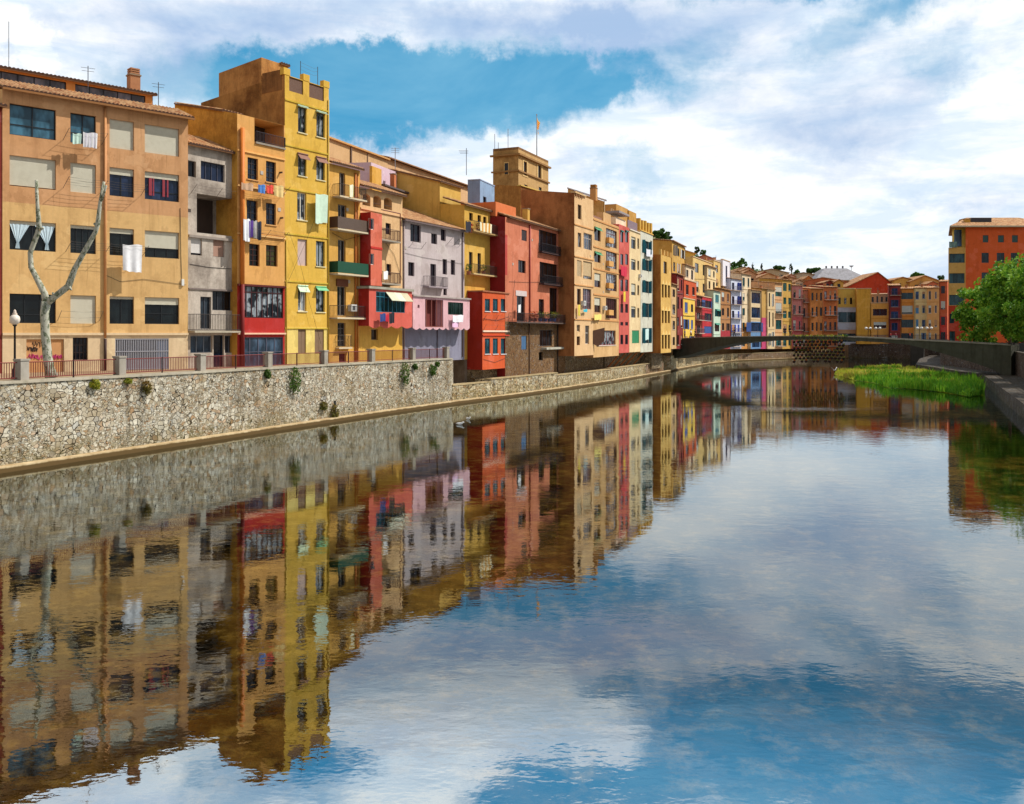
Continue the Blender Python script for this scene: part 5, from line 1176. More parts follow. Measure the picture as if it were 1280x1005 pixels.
# ================================================================ river banks
WL = [(0, 592), (120, 573.5), (235, 556), (330, 541), (411, 528.5), (500, 515), (570, 505), (637, 496.5), (705, 487), (770, 477), (835, 465.5), (850, 461.8), (885, 455.5), (920, 451.5), (985, 448.8), (1060, 447.6)]
def wp(px, y): Z = EYE*F/(y-HY); return Vector(((px-CX)/F*Z, Z))
wl = [wp(*p) for p in WL]
wl = [wl[0]-(wl[1]-wl[0]).normalized()*85]+wl
def off(line, d):      # offset to the left (inland)
    out = []
    for i, p in enumerate(line):
        a = line[max(i-1, 0)]; b = line[min(i+1, len(line)-1)]; t = (b-a).normalized(); out.append(p+Vector((-t.y, t.x))*d)
    return out
def hit(line, px):
    k = (px-CX)/F
    for a, b in zip(line[:-1], line[1:]):
        fa = a.x-k*a.y; fb = b.x-k*b.y
        if fa*fb <= 0 and a.y > 0 or (fa*fb <= 0 and b.y > 20):
            t = fa/(fa-fb); return a+(b-a)*t, (b-a).normalized()
def sub(line, pa, pb):
    """the stretch of a line between two columns"""
    A, B = (hit(line, pa)[0] if pa is not None else line[0]), hit(line, pb)[0]
    mid = [p for p in line if p.y > A.y+.5 and p.y < B.y-.5]
    return [A]+mid+[B]
def strip(mb, line, d0, d1, z0, z1, m=0):
    L0, L1 = off(line, d0), off(line, d1); n = len(line); o = len(mb.v)
    for a, b in zip(L0, L1): mb.v += [(a.x, a.y, z0), (b.x, b.y, z0), (b.x, b.y, z1), (a.x, a.y, z1)]
    for i in range(n-1):
        q = o+4*i
        for k in range(4): mb.f.append((q+k, q+4+k, q+4+(k+1) % 4, q+(k+1) % 4)); mb.m.append(m)
    mb.f.append((o, o+1, o+2, o+3)); q = o+4*(n-1); mb.f.append((q+3, q+2, q+1, q)); mb.m += [m, m]
RUB = stone('rubble_masonry', (222, 214, 194), (178, 164, 138), (126, 114, 94), (78, 66, 50), 3.1, 1.35, .05, .07, .6)
RUB2 = stone('quay_masonry', (222, 208, 176), (180, 160, 120), (120, 104, 78), (90, 78, 58), 1.9, 1.5, .05, .07, .6)
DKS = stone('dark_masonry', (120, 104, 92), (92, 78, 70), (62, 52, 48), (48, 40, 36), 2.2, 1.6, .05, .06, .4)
DKS2 = stone('brown_masonry', (176, 150, 124), (146, 120, 98), (104, 84, 70), (80, 64, 54), 1.9, 1.6, .05, .06, .4)
LG = concrete((186, 164, 124), 'quay_concrete')
LGm = NT('stained_quay_concrete'); p = LGm.pos(); sx = LGm.n('ShaderNodeSeparateXYZ'); LGm.l(p, sx.inputs[0]); n_ = LGm.noise(p, 1.3, 5, .7)
cc_ = LGm.mix(LGm.ramp(n_, .35, .65), C((168, 140, 100), .9), C((212, 190, 150), .9)); cc_ = LGm.mix(LGm.ramp(LGm.val('ADD', sx.outputs[2], LGm.val('MULTIPLY', n_, .12)), .33, .27), cc_, C((104, 82, 50), .8)); LGm.princ(cc_, .93, .15, LGm.bump(n_, .02, .5)); LGS = LGm.mat
mb = MB(); strip(mb, wl[:], 0, .7, -1.2, .3); mb.build('quay_ledge', LGS)['kind'] = 'structure'
W1 = sub(wl, None, 571)
mb = MB(); strip(mb, W1, .62, 1.5, -1.0, 4.42)
e = off(W1, 1.5)[-1]; t_ = (W1[-1]-W1[-2]).normalized(); nn = Vector((-t_.y, t_.x))
o = mb.build('embankment_wall', RUB); tag(o, 'high pale rubble stone embankment wall below the rust red railing', 'wall')
mb = MB(); a = off(W1, .62)[-1]; mb.prism([tuple(a+t_*.003), tuple(a+t_*1.0+nn*.35), tuple(a+t_*1.4+nn*5.5), tuple(a+t_*.003+nn*5.5)], -1, 4.5)
mb.build('wall_return', RUB, o)
mb = MB(); strip(mb, W1, .54, 1.62, 4.424, 4.56); mb.build('coping', concrete((190, 180, 160)), o)
for pa, pb, h, lab in ((572.5, 620, 1.75, 'short lower stone quay wall at the foot of the high embankment'), (620.4, 703, 2.05, 'stone quay wall with pale flat top below the brown rubble base'), (703.4, 768, 1.75, 'stone quay wall under the cream and peach houses'), (768.4, 812, 1.85, 'pale block wall under the coral and cream houses'), (812.4, 834, 1.9, 'dark stained wall stretch just before the bridge pier'), (852, 925, 1.8, 'pale quay wall curving beneath the left half of the bridge'), (925.5, 1058, 1.8, 'brownish far quay wall seen beneath the middle of the bridge')):
    L = sub(wl, pa, pb); mb = MB(); strip(mb, L, .63+.02*h, 3.0, -1, h); w_ = mb.build('quay_wall', RUB2 if pa not in (812.4, 925.5) else DKS2); tag(w_, lab, 'wall')
    mb = MB(); strip(mb, L, .6, 1.5, h+.004, h+.12); mb.build('coping', LG, w_)
# paving behind the lower walls
mb = MB(); strip(mb, sub(wl, 572, 1058), 3.003, 14, -1, 1.6); mb.build('quay_paving', concrete((196, 170, 130)))['kind'] = 'structure'
# abutment block
P, t_ = hit(off(wl, .3), 842); n_ = Vector((-t_.y, t_.x)); mb = MB()
q = [P-t_*3, P+t_*5, P+t_*5+n_*6, P-t_*3+n_*6]; mb.prism([tuple(p) for p in q], -1, 2.9)
o = mb.build('bridge_pier', stone('pale_ashlar', (226, 212, 180), (204, 186, 146), (160, 140, 104), (130, 112, 84), 1.1, 1.8, .04, .04)); tag(o, 'pale squared stone pier block at the left foot of the footbridge', 'pier')
# land
NEARL = off(W1, 1.55); FARL = off(sub(wl, 575, 1058), 9)
end = [wp(1060, 447.6)+Vector((2, 12)), Vector((150, 272)), Vector((3500, 500)), Vector((3500, 4000)), Vector((-3500, 4000)), Vector((-3500, -400)), Vector((-75, -400))]
mb = MB(); mb.prism([tuple(p) for p in NEARL+FARL+end], -1.5, GR-.01)
mb.build('ground', concrete((176, 150, 120), 'promenade_paving'))['kind'] = 'structure'
rb_ = [Vector((8+.45*z, z)) for z in (-80, -20, 40, 75, 100, 128)]+[Vector((70.5, 150)), Vector((75.5, 172)), Vector((93, 210)), Vector((112, 246))]
def roff(line, d): return off(line, -d)
RL = roff(rb_, 4.2)
mb = MB(); mb.prism([tuple(p) for p in roff(rb_, 4.8)+[Vector((170, 300)), Vector((3400, 499)), Vector((3400, -400)), Vector((0, -400))]], -1.5, 4.3)
mb.build('right_bank_ground', concrete((150, 130, 108), 'promenade_paving'))['kind'] = 'structure'
mb = MB(); strip(mb, rb_, 0, -4.195, -1.2, 1.25); o = mb.build('lower_path', stone('shade_toned_paving', (96, 86, 78), (78, 70, 64), (54, 48, 44), (40, 36, 32), 1.6, 1.2, .04, .03, .4)); o['kind'] = 'structure'  # tree shade on the path is put into these dark paving colours
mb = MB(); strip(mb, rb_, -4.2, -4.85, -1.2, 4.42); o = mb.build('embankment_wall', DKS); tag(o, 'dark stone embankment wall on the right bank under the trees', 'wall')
mb = MB(); strip(mb, rb_, -4.1, -4.9, 4.424, 4.55); mb.build('coping', concrete((130, 122, 112)), o)
# right bank railing
R = empty('railing', (RL[3].x, RL[3].y, 4.55), 0, 'dark iron railing on top of the right bank wall', 'railing'); org = Vector((RL[3].x, RL[3].y, 4.55))
line = roff(rb_, 4.5); mb = MB(); pts = []
s_ = 0
for a, b_ in zip(line[2:6], line[3:7]):
    L = (b_-a).length; n = int(L/.45)
    for i in range(n):
        p = a+(b_-a)*i/n; w = .05 if i % 6 == 0 else .022
        if p.y > 60: mb.box(p.x-w-org.x, p.x+w-org.x, p.y-w-org.y, p.y+w-org.y, 0, 1.1 if i % 6 else 1.2)
bars = mb.build('balusters', paint((34, 34, 40), .6), R)
mb = MB(); mb.tube([(p.x-org.x, p.y-org.y, 1.08) for p in line[2:7]], .05, 5); mb.tube([(p.x-org.x, p.y-org.y, .12) for p in line[2:7]], .03, 5); mb.build('rail', paint((34, 34, 40), .6), R)
# far quay end
mb = MB(); far = [wp(1060.5, 447.6), wp(1110, 448.3), wp(1160, 450), Vector((115, 243))]
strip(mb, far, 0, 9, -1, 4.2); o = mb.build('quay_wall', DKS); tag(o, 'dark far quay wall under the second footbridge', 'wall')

# ---- left railing with stone pillars
line = off(wl, 1.0); PX = [-52, 27, 149.5, 250.5, 334.5, 404.5, 464, 515, 557.5]
p0 = hit(line, 27)[0]; RLG = empty('railing', (p0.x, p0.y, 4.56), 0, 'long rust red railing with grey stone pillars along the left promenade', 'railing')
SP = concrete((176, 168, 156), 'pillar_stone'); RR = paint((118, 40, 36), .55); RD = paint((52, 30, 34), .55)
pp = [hit(line, x)[0]-p0 for x in PX]; pp = [pp[0]-(pp[1]-pp[0])*k_ for k_ in (8, 6, 4, 2)]+pp
for i, p in enumerate(pp):
    t_ = (pp[min(i+1, len(pp)-1)]-pp[max(i-1, 0)]).normalized(); n_ = Vector((-t_.y, t_.x)); mb = MB()
    for w_, a, c in ((.25, .002, 1.02), (.29, 1.022, 1.12)):
        mb.prism([tuple(p+t_*sx*w_+n_*sy*w_) for sx, sy in ((-1, -1), (1, -1), (1, 1), (-1, 1))], a, c)
    mb.build('stone_post', SP, RLG)
for i in range(len(pp)-1):
    a, b_ = pp[i], pp[i+1]; t_ = (b_-a).normalized(); a = a+t_*.28; b_ = b_-t_*.28; L = (b_-a).length; k = max(2, round(L/3.1))
    mb = MB()
    for z in (.12, .93): mb.tube([(a.x, a.y, z), (b_.x, b_.y, z)], .028, 4)
    n = int(L/.14)
    for j in range(1, n):
        p = a+(b_-a)*j/n; mb.box(p.x-.015, p.x+.015, p.y-.015, p.y+.015, .12, .93)
    mb.build('railing_panel', RR, RLG)
    mb = MB()
    for j in range(1, k):
        p = a+(b_-a)*j/k; mb.box(p.x-.035, p.x+.035, p.y-.035, p.y+.035, 0, .98)
    for j in range(1, k): 
        pass
    mb.build('iron_post', RD, RLG)
# ---- plants on the wall
for i, (px, y, r, rz, c, l) in enumerate([(367, 474, .75, 1.5, 'green', 'largest bright green bush growing from the top of the rubble wall'), (334, 467, .35, 1.1, 'green', 'small green tuft on the rubble wall left of the large bush'), (118, 480, .4, .9, 'yellow', 'yellowish tuft on the rubble wall below the ochre block'),
                              (183, 484, .38, 1.3, 'orange', 'dry brown tuft hanging on the rubble wall'), (160, 476, .3, .6, 'yellow', 'small yellow green tuft left of the dry brown one'), (505, 466, .75, 1.6, 'green', 'leafy green bush on the wall below the red bay'), (518.5, 458, .4, .9, 'green', 'small round green tuft between two bushes by the pillar'),
                              (540, 462, .62, 1.1, 'green', 'dark green bush on the wall below the scalloped bay'), (546.5, 455, .35, .8, 'green', 'tiny green tuft at the foot of the last railing pillar'), (418, 515, .5, 1.6, 'orange', 'brown growth in the drain recess low on the rubble wall'), (404, 507, .45, .9, 'orange', 'rusty low plant beside the drain recess')]):
    P, t_ = hit(off(wl, .5), px); Z = hgt(y, P.y); e_ = empty('wall_plant', (P.x, P.y, Z), 0, l, 'plant', 'plants growing from the embankment wall')
    mb = MB(); r *= .8; leaf_blob(mb, (0, 0, 0), r, int(900*r*r+120), rz, .085, i); leaf_blob(mb, (.3*r, .2*r, -r*rz*.7), r*.6, int(300*r*r+40), rz, .07, i+50); mb.build('foliage', FLW[c] if c != 'orange' else DRY, e_)
    mb = MB(); mb.tube([(.0, .25, -.1), (-.03, .02, 0), (0, -.1, r*rz*.5)], .03, 4); mb.build('stem', paint((84, 64, 44), .9), e_)
# drain slot
P, t_ = hit(off(wl, .62), 418.5); mb = MB(); n_ = Vector((-t_.y, t_.x)); q = [P-t_*.16-n_*.02, P+t_*.16-n_*.02, P+t_*.16+n_*.1, P-t_*.16+n_*.1]; mb.prism([tuple(p) for p in q], .4, 1.6)
o = mb.build('drain_outlet', paint((30, 26, 22), .95)); tag(o, 'dark narrow drain outlet at the foot of the rubble wall', 'drain')

# ================================================================ pollarded tree and lamp
BARK = NT('mottled_bark'); p = BARK.pos(); n = BARK.noise(p, 5, 4, .6, (1, 1, .6)); n2 = BARK.noise(p, 16, 3)
a_ = BARK.mix(BARK.ramp(n, .44, .5), C((104, 112, 84), .8), C((188, 186, 166), .8)); a_ = BARK.mix(BARK.ramp(n2, .5, .7, 0, .7), a_, C((216, 212, 200), .8)); BARK.princ(a_, .9, .2, BARK.bump(n2, .01, .6)); BARK = BARK.mat
TZ = 51.2; base = at(65, TZ, GR)
T = empty('bare_tree', base, 0, 'bare forked plane tree with cut limbs behind the left railing', 'tree')
def tp(px, y, dz=0): Z = TZ+dz; q = at(px, Z, hgt(y, Z)); return q-base
tr = [(65, 472.5, 0), (62, 462, 0), (59.5, 447, 0), (56.7, 419, 0), (55.7, 392, 0), (57.8, 377, 0)]
mb = MB(); mb.tube([tp(*q) for q in tr], [.36, .27, .25, .235, .23, .25], 10)
lf = [(57.8, 379, 0), (55.7, 367, 0), (48.8, 353.6, .1), (38.8, 334, .3), (37.8, 316, .3), (46.8, 292, .1), (49, 285.7, .1), (46.8, 256, 0), (45.4, 225, 0)]
rt = [(56.5, 380, 0), (67.7, 371.5, 0), (85.6, 357.6, -.2), (93.5, 336, -.3), (103.5, 318, -.4), (119.4, 290, -.5), (122, 281, -.5), (125.4, 251, -.6), (130, 227, -.7)]
mb.tube([tp(*q) for q in lf], [.22, .19, .165, .15, .14, .14, .16, .1, .085], 8); mb.tube([tp(*q) for q in rt], [.22, .19, .19, .15, .14, .12, .13, .09, .07], 8)
for q, r_ in (((68, 371, 0), (66, 366, -.3)), ((49, 287, 0), (54, 285, -.2)), ((122, 283, -.5), (117, 279, -.6)), ((127, 250, -.6), (133, 232, -.9)), ((86, 358, -.2), (89, 362, -.5))): mb.tube([tp(*q), tp(*r_)], [.09, .06], 6)
o = mb.build('trunk', BARK, T, True)
LZ = 50.4; B0 = at(18.5, LZ, GR); L = empty('street_lamp', B0, 0, 'black lamp post with a white globe at the left railing', 'lamp')
hp = hgt(406, LZ)-GR; mb = MB(); mb.lathe([(.2, 0), (.2, .1), (.13, .2), (.15, .5), (.09, .62), (.06, 1.0), (.05, hp-.1), (.1, hp-.05), (.12, hp)], 10); mb.build('post', paint((24, 26, 30), .5), L, True)
mb = MB(); mb.lathe([(.1, 0), (.22, .1), (.27, .28), (.24, .45), (.12, .56)], 12, (0, 0, hp)); mb.build('globe', paint((226, 214, 200), .3), L, True)
mb = MB(); mb.lathe([(.12, .56), (.14, .6), (.07, .7), (.08, .76), (.02, .84)], 8, (0, 0, hp)); mb.build('finial', paint((214, 196, 180), .5), L, True)

# ================================================================ footbridge
A2, B2 = Vector(((841-CX)/F*175, 175)), Vector(((1241-CX)/F*129, 129))
tb = (B2-A2).normalized(); nb = Vector((-tb.y, tb.x))          # away from the camera
def bz(px): r = Vector(((px-CX)/F, 1)); k = (A2.x*nb.x+A2.y*nb.y)/r.dot(nb); return k
top_ = [(841, 424), (880, 422.3), (922, 421.3), (991, 420.7), (1052, 421.3), (1090, 423), (1134, 425.4), (1190, 428), (1241, 430.8), (1264, 432)]
bot_ = [(841, 448), (861, 443.7), (881, 437.6), (900, 433), (922, 428.7), (955, 425.8), (991, 424.6), (1052, 425.2), (1100, 427.8), (1134, 430.7), (1150, 434.2), (1175, 441), (1203, 449), (1225, 456), (1241, 462), (1264, 474)]
def interp(tab, x):
    for (a, ya), (b_, yb) in zip(tab[:-1], tab[1:]):
        if a <= x <= b_: return ya+(yb-ya)*(x-a)/(b_-a)
    return tab[-1][1]
BR = empty('footbridge', (A2.x, A2.y, 0), math.atan2(tb.y, tb.x), 'low arched grey concrete footbridge spanning the river', 'bridge')
xs = [841+423*i/60 for i in range(61)]; prof = []
for x in xs:
    k = bz(x); P = Vector(((x-CX)/F*k, k)); s_ = (P-A2).dot(tb); prof.append((s_, EYE+(HY-interp(top_, x))/F*k, EYE+(HY-interp(bot_, x))/F*k))
WB = 4.2; mb = MB(); o0 = len(mb.v)
for s_, zt, zb in prof: mb.v += [(s_, 0, zb), (s_, 0, zt), (s_, WB, zt), (s_, WB, zb)]
for i in range(60):
    q = 4*i
    for k in range(4): mb.f.append((q+k, q+(k+1) % 4, q+4+(k+1) % 4, q+4+k)); mb.m.append(0)
mb.f += [(0, 3, 2, 1), (240, 241, 242, 243)]; mb.m += [0, 0]
mb.build('arch_deck', concrete((88, 88, 76), 'bridge_concrete'), BR)
mb = MB()
for y0, y1 in ((-.12, .25), (WB-.25, WB+.12)):
    o0 = len(mb.v)
    for s_, zt, zb in prof: mb.v += [(s_, y0, zt+.003), (s_, y0, zt+.14), (s_, y1, zt+.14), (s_, y1, zt+.003)]
    for i in range(60):
        q = o0+4*i
        for k in range(4): mb.f.append((q+k, q+(k+1) % 4, q+4+(k+1) % 4, q+4+k)); mb.m.append(0)
mb.build('kerb', concrete((156, 150, 136)), BR)
# second footbridge far behind with lamps
SB = Fac(1066, 244, 1186, 232, 0); B3 = empty('footbridge', SB.loc(), SB.rz, 'far dark railed footbridge in front of the orange houses', 'bridge')
part(B3, 'deck', concrete((90, 84, 80)), (0, SB.W, -1.5, 1.5, 5.0, 5.5)); part(B3, 'pier', concrete((70, 66, 60)), (SB.W*.62, SB.W*.62+3, -1.2, 1.2, -1, 4.997))
mb = MB(); n = int(SB.W/.22)
for i in range(n): mb.box(SB.W*i/n-.03, SB.W*i/n+.03, -1.45, -1.4, 5.5, 6.6)
mb.box(0, SB.W, -1.47, -1.38, 6.6, 6.68); mb.box(0, SB.W, -1.47, -1.38, 5.6, 5.65); mb.build('railing', paint((50, 30, 44), .6), B3)
l0 = None
for i, (px, l) in enumerate([(1086, 'leftmost twin globe lamp on the far footbridge'), (1098, 'second twin globe lamp from the left on the far footbridge'), (1150, 'third twin globe lamp from the left on the far footbridge'), (1162, 'rightmost twin globe lamp on the far footbridge')]):
    u = SB.u(px); P = SB.loc(u, -.9, 5.5); e_ = empty('street_lamp', P, SB.rz, l, 'lamp', 'lamps on the far footbridge')
    mb = MB(); mb.tube([(0, 0, 0), (0, 0, 2.6)], .07, 6); mb.tube([(-.5, 0, 2.6), (.5, 0, 2.6)], .05, 5); mb.build('post', paint((40, 36, 40), .5), e_)
    for s_ in (-1, 1): mb = MB(); mb.lathe([(.1, 0), (.34, .2), (.36, .4), (.16, .62)], 8, (s_*.5, 0, 2.6)); mb.build('globe', paint((240, 238, 230), .3), e_, True)
# ---- hanging flower installation on the bridge
k0 = bz(1023); FI = empty('flower_net', ((1023-CX)/F*k0, k0, 0), math.atan2(tb.y, tb.x), 'hanging diamond net of brown baskets and yellow flowers on the footbridge', 'flower display')
fo = Vector(((1023-CX)/F*k0, k0)); pl = None; fn = MB(); cen = {}
def fpt(px, y, o=.5):
    k = bz(px)-o; P = Vector(((px-CX)/F*k, k)); return Vector(((P-fo).dot(tb), -(o), EYE+(HY-y)/F*k))
basket = MB(); basket.lathe([(.06, -.22), (.2, -.14), (.26, .05), (.22, .16)], 7); bm_ = basket.build('basket', paint((50, 30, 24), .8), FI); bm_.location = fpt(996, 430)
fl_ = MB(); leaf_blob(fl_, (0, 0, .24), .24, 14, .7, .13, 3); f0_ = fl_.build('flowers', FLW['yellow'], bm_)
fo_ = MB(); leaf_blob(fo_, (0, 0, .24), .24, 14, .7, .13, 5); fm2 = fo_.build('flowers', FLW['orange'], bm_); m_or = fm2.data; bpy.data.objects.remove(fm2)
rows = 7; cols = 13; first = True
for r in range(rows):
    for c in range(cols):
        px = 993+ (c+(.5 if r % 2 else 0))*4.9; y = 427+r*4.1 + .02*((px-1023)/5)**2
        if px > 1059 or (r == 6 and c % 3 == 1) or (r in (1, 2) and c in (9, 10) ): continue
        cen[(r, c)] = fpt(px, y)
        if first: bm_.location = cen[(r, c)]; first = False; continue
        cc = bm_.copy(); COL.objects.link(cc); cc.parent = FI; cc.location = cen[(r, c)]
        ff = f0_.copy(); COL.objects.link(ff); ff.parent = cc
        if (r+c) % 3 == 0: ff.data = m_or
for (r, c), p in cen.items():
    for q in ((r+1, c), (r+1, c-1 if r % 2 == 0 else c+1)):
        if q in cen: fn.tube([p, cen[q]], .035, 3)
for c in range(13):
    px = 993+c*4.9; fn.tube([fpt(px, 421.5, .25), cen.get((0, c), fpt(px, 427))], .03, 3)
fn.build('net', paint((120, 100, 60), .8), FI)
for c in range(16):
    px = 992+c*4.4; t2 = MB(); leaf_blob(t2, (0, 0, 0), .3, 30, .7, .12, c); o = t2.build('hanging_flowers', FLW['yellow'] if c % 3 else GREEN, FI); o.location = fpt(px, 419.8, .1)

# ================================================================ people
def skin(name, chains, mat, parent, sub_=1):
    verts = []; edges = []; rad = []
    for ch in chains:
        prev = None
        for item in ch:
            if isinstance(item, int): prev = item; continue
            verts.append(item[:3]); rad.append(item[3]); i = len(verts)-1
            if prev is not None: edges.append((prev, i))
            prev = i
    me = bpy.data.meshes.new(name); me.from_pydata(verts, edges, []); me.materials.append(mat)
    o = bpy.data.objects.new(name, me); COL.objects.link(o); o.parent = parent
    m = o.modifiers.new('Skin', 'SKIN'); m.use_smooth_shade = True
    for i, r in enumerate(rad): me.skin_vertices[0].data[i].radius = (r, r)
    me.skin_vertices[0].data[0].use_root = True
    if sub_: s = o.modifiers.new('Sub', 'SUBSURF'); s.levels = sub_; s.render_levels = sub_
    return o
SK = paint((206, 150, 120), .7)
def person(label, loc, rz, shirt, trousers, hair=(50, 36, 26), stride=.22, h=1.72, arm=.1, skirt=False):
    k = h/1.72; e_ = empty('person', loc, rz, label, 'person', 'people strolling on the bridges'); e_.scale = (k, k, k)
    s = stride
    body = [[(0, 0, .93, .115), (0, .01, 1.12, .11), (0, .0, 1.34, .13), (0, 0, 1.45, .055), (0, .0, 1.53, .085), (0, -.01, 1.64, .09)],
            [0, (.09, 0, .88, .085), (.1, -s*.5, .5, .055), (.1, -s, .09, .036), (.1, -s-.13, .04, .03)], [0, (-.09, 0, .88, .085), (-.1, s*.35, .5, .055), (-.1, s+.05, .1, .036), (-.1, s-.05, .04, .03)],
            [2, (.19, 0, 1.38, .05), (.24, arm, 1.12, .04), (.24, arm-.12, .88, .028), (.24, arm-.16, .79, .03)], [2, (-.19, 0, 1.38, .05), (-.24, -arm, 1.12, .04), (-.24, -arm-.14, .9, .028), (-.24, -arm-.2, .82, .03)]]
    skin('body', body, SK, e_)
    skin('shirt', [[(0, 0, .9, .135), (0, .01, 1.12, .13), (0, 0, 1.35, .145), (0, 0, 1.42, .08)], [2, (.19, 0, 1.39, .065), (.24, arm, 1.13, .052)], [2, (-.19, 0, 1.39, .065), (-.24, -arm, 1.13, .052)]], paint(shirt, .9), e_)
    skin('trousers', [[(0, 0, .95, .13), (.09, 0, .86, .1), (.1, -s*.5, .5, .072), (.1, -s+.01, .12, .055)], [0, (-.09, 0, .86, .1), (-.1, s*.35, .5, .072), (-.1, s+.05, .14, .055)]], paint(trousers, .9), e_)
    mb = MB(); mb.lathe([(.1, 0), (.115, .06), (.1, .13), (.05, .18)], 10, (0, .015, 1.58)); mb.build('hair', paint(hair, .8), e_, True)
def on_bridge(px, back=1.2):
    k = bz(px); P = Vector(((px-CX)/F*k, k)); s_ = (P-A2).dot(tb); zt = min(prof, key=lambda q: abs(q[0]-s_))[1]; P = P+nb*back; return (P.x, P.y, zt+.0)
br_rz = math.atan2(tb.y, tb.x)
person('person in dark jacket and dark trousers at the left end of the bridge', on_bridge(847.5, .6), br_rz+1.5, (34, 34, 60), (30, 30, 44))
person('person in navy top leaning beside the dark jacketed one on the bridge', on_bridge(852, .9), br_rz-1.3, (50, 60, 120), (36, 36, 60), stride=.05)
person('person in white shirt striding on the bridge by the yellow house', on_bridge(861, .6), br_rz+1.57, (232, 228, 224), (40, 38, 46), stride=.3)
person('person in black clothes striding beside the white shirted one', on_bridge(865.5, .8), br_rz+1.57, (40, 34, 40), (30, 28, 34), stride=.3)
person('person in black walking before the lilac white house', on_bridge(915, .7), br_rz-1.57, (36, 34, 50), (40, 40, 60), stride=.2)
person('person in dark coat standing left in the group mid bridge', on_bridge(978, .7), br_rz+.4, (44, 30, 50), (36, 30, 50), stride=.04)
person('person in black standing right in the group mid bridge', on_bridge(984, .8), br_rz+2.8, (26, 26, 34), (28, 28, 40), stride=.06)
for px, c, l in ((1114, (206, 60, 60), 'person in red top walking on the far footbridge'), (1120.5, (150, 40, 90), 'person in purple top on the far footbridge'), (1138, (214, 60, 50), 'person in scarlet shirt standing on the far footbridge')):
    P = SB.loc(SB.u(px), -.8, 5.5); person(l, P, SB.rz+1.5, c, (50, 50, 80), h=1.75)

# ================================================================ reed island
ISL = [wp(*q) for q in ((1043, 469), (1052, 464.5), (1075, 461), (1100, 458.5), (1125, 459.5), (1152, 462.5), (1185, 467), (1214, 474), (1231, 487), (1229, 494), (1212, 497), (1180, 491), (1140, 487), (1108, 485), (1094, 479.5), (1066, 475.5))]
cI = sum(ISL, Vector((0, 0)))/len(ISL); mb = MB(); rings = [1.0, .93, .7, .3]; hz = [-.3, .12, .4, .55]; n = len(ISL)
for s_, z in zip(rings, hz):
    for p in ISL: q = cI+(p-cI)*s_; mb.v.append((q.x, q.y, z+random.uniform(-.05, .05)))
for k in range(3):
    for i in range(n): j = (i+1) % n; mb.f.append((k*n+i, k*n+j, (k+1)*n+j, (k+1)*n+i)); mb.m.append(0)
mb.f.append(tuple(3*n+i for i in range(n))); mb.m.append(0)
gi = NT('island_turf'); p = gi.pos(); nn_ = gi.noise(p, .35, 4); g_ = gi.mix(gi.ramp(nn_, .42, .6), C((70, 110, 20), .8), C((150, 150, 34), .8)); gi.princ(g_, .9, .1, gi.bump(gi.noise(p, 4, 4), .15, 1))
mb.build('grassy_island', gi.mat)['kind'] = 'structure'
def inside(p, poly):
    c = False; j = len(poly)-1
    for i in range(len(poly)):
        if (poly[i].y > p.y) != (poly[j].y > p.y) and p.x < (poly[j].x-poly[i].x)*(p.y-poly[i].y)/(poly[j].y-poly[i].y)+poly[i].x: c = not c
        j = i
    return c
rnd = random.Random(5); g1, g2 = MB(), MB(); x0, x1 = min(p.x for p in ISL), max(p.x for p in ISL); y0, y1 = min(p.y for p in ISL), max(p.y for p in ISL); cnt = 0
from mathutils import noise as MN
while cnt < 26000:
    y_ = y0+(y1-y0)*rnd.random()**1.5
    p = Vector((rnd.uniform(x0, x1), y_))
    if not inside(p, ISL) or MN.noise(Vector((p.x*.5, p.y*.35, 7))) > .33: continue
    cnt += 1; q = CX+F*p.x/p.y; yy = HY+EYE*F/p.y; nv = MN.noise(Vector((p.x*.22, p.y*.1, 0)))
    front = yy > 471+nv*34 and q > 1080+nv*40; h_ = (rnd.uniform(.55, 1.15) if front else rnd.uniform(.22, .55))*(1+nv*1.0)*(.45+1.1*max(0, .5+MN.noise(Vector((p.x*.9, p.y*.6, 3))))); 
    a = rnd.uniform(0, 6.28); w_ = .06 if front else .09; dx, dy = math.cos(a)*w_, math.sin(a)*w_; lx, ly = rnd.gauss(0, .2)*h_, rnd.gauss(0, .2)*h_
    g = g1 if front else g2; g.add([(p.x-dx, p.y-dy, .1), (p.x+dx, p.y+dy, .1), (p.x+lx*.4+dx*.7, p.y+ly*.4+dy*.7, .1+h_*.6), (p.x+lx*.4-dx*.7, p.y+ly*.4-dy*.7, .1+h_*.6), (p.x+lx, p.y+ly, .1+h_)], [(0, 1, 2, 3), (3, 2, 4)])
tag(g1.build('reeds', leafy('reed_green', (84, 150, 28), (150, 190, 48), (60, 124, 30))), 'tall bright green reeds along the near edge of the island', 'reeds', kind='stuff')
tag(g2.build('grass', leafy('grass_lime', (156, 196, 44), (216, 196, 84), (196, 170, 80))), 'yellow green grass covering the back of the island', 'grass', kind='stuff')

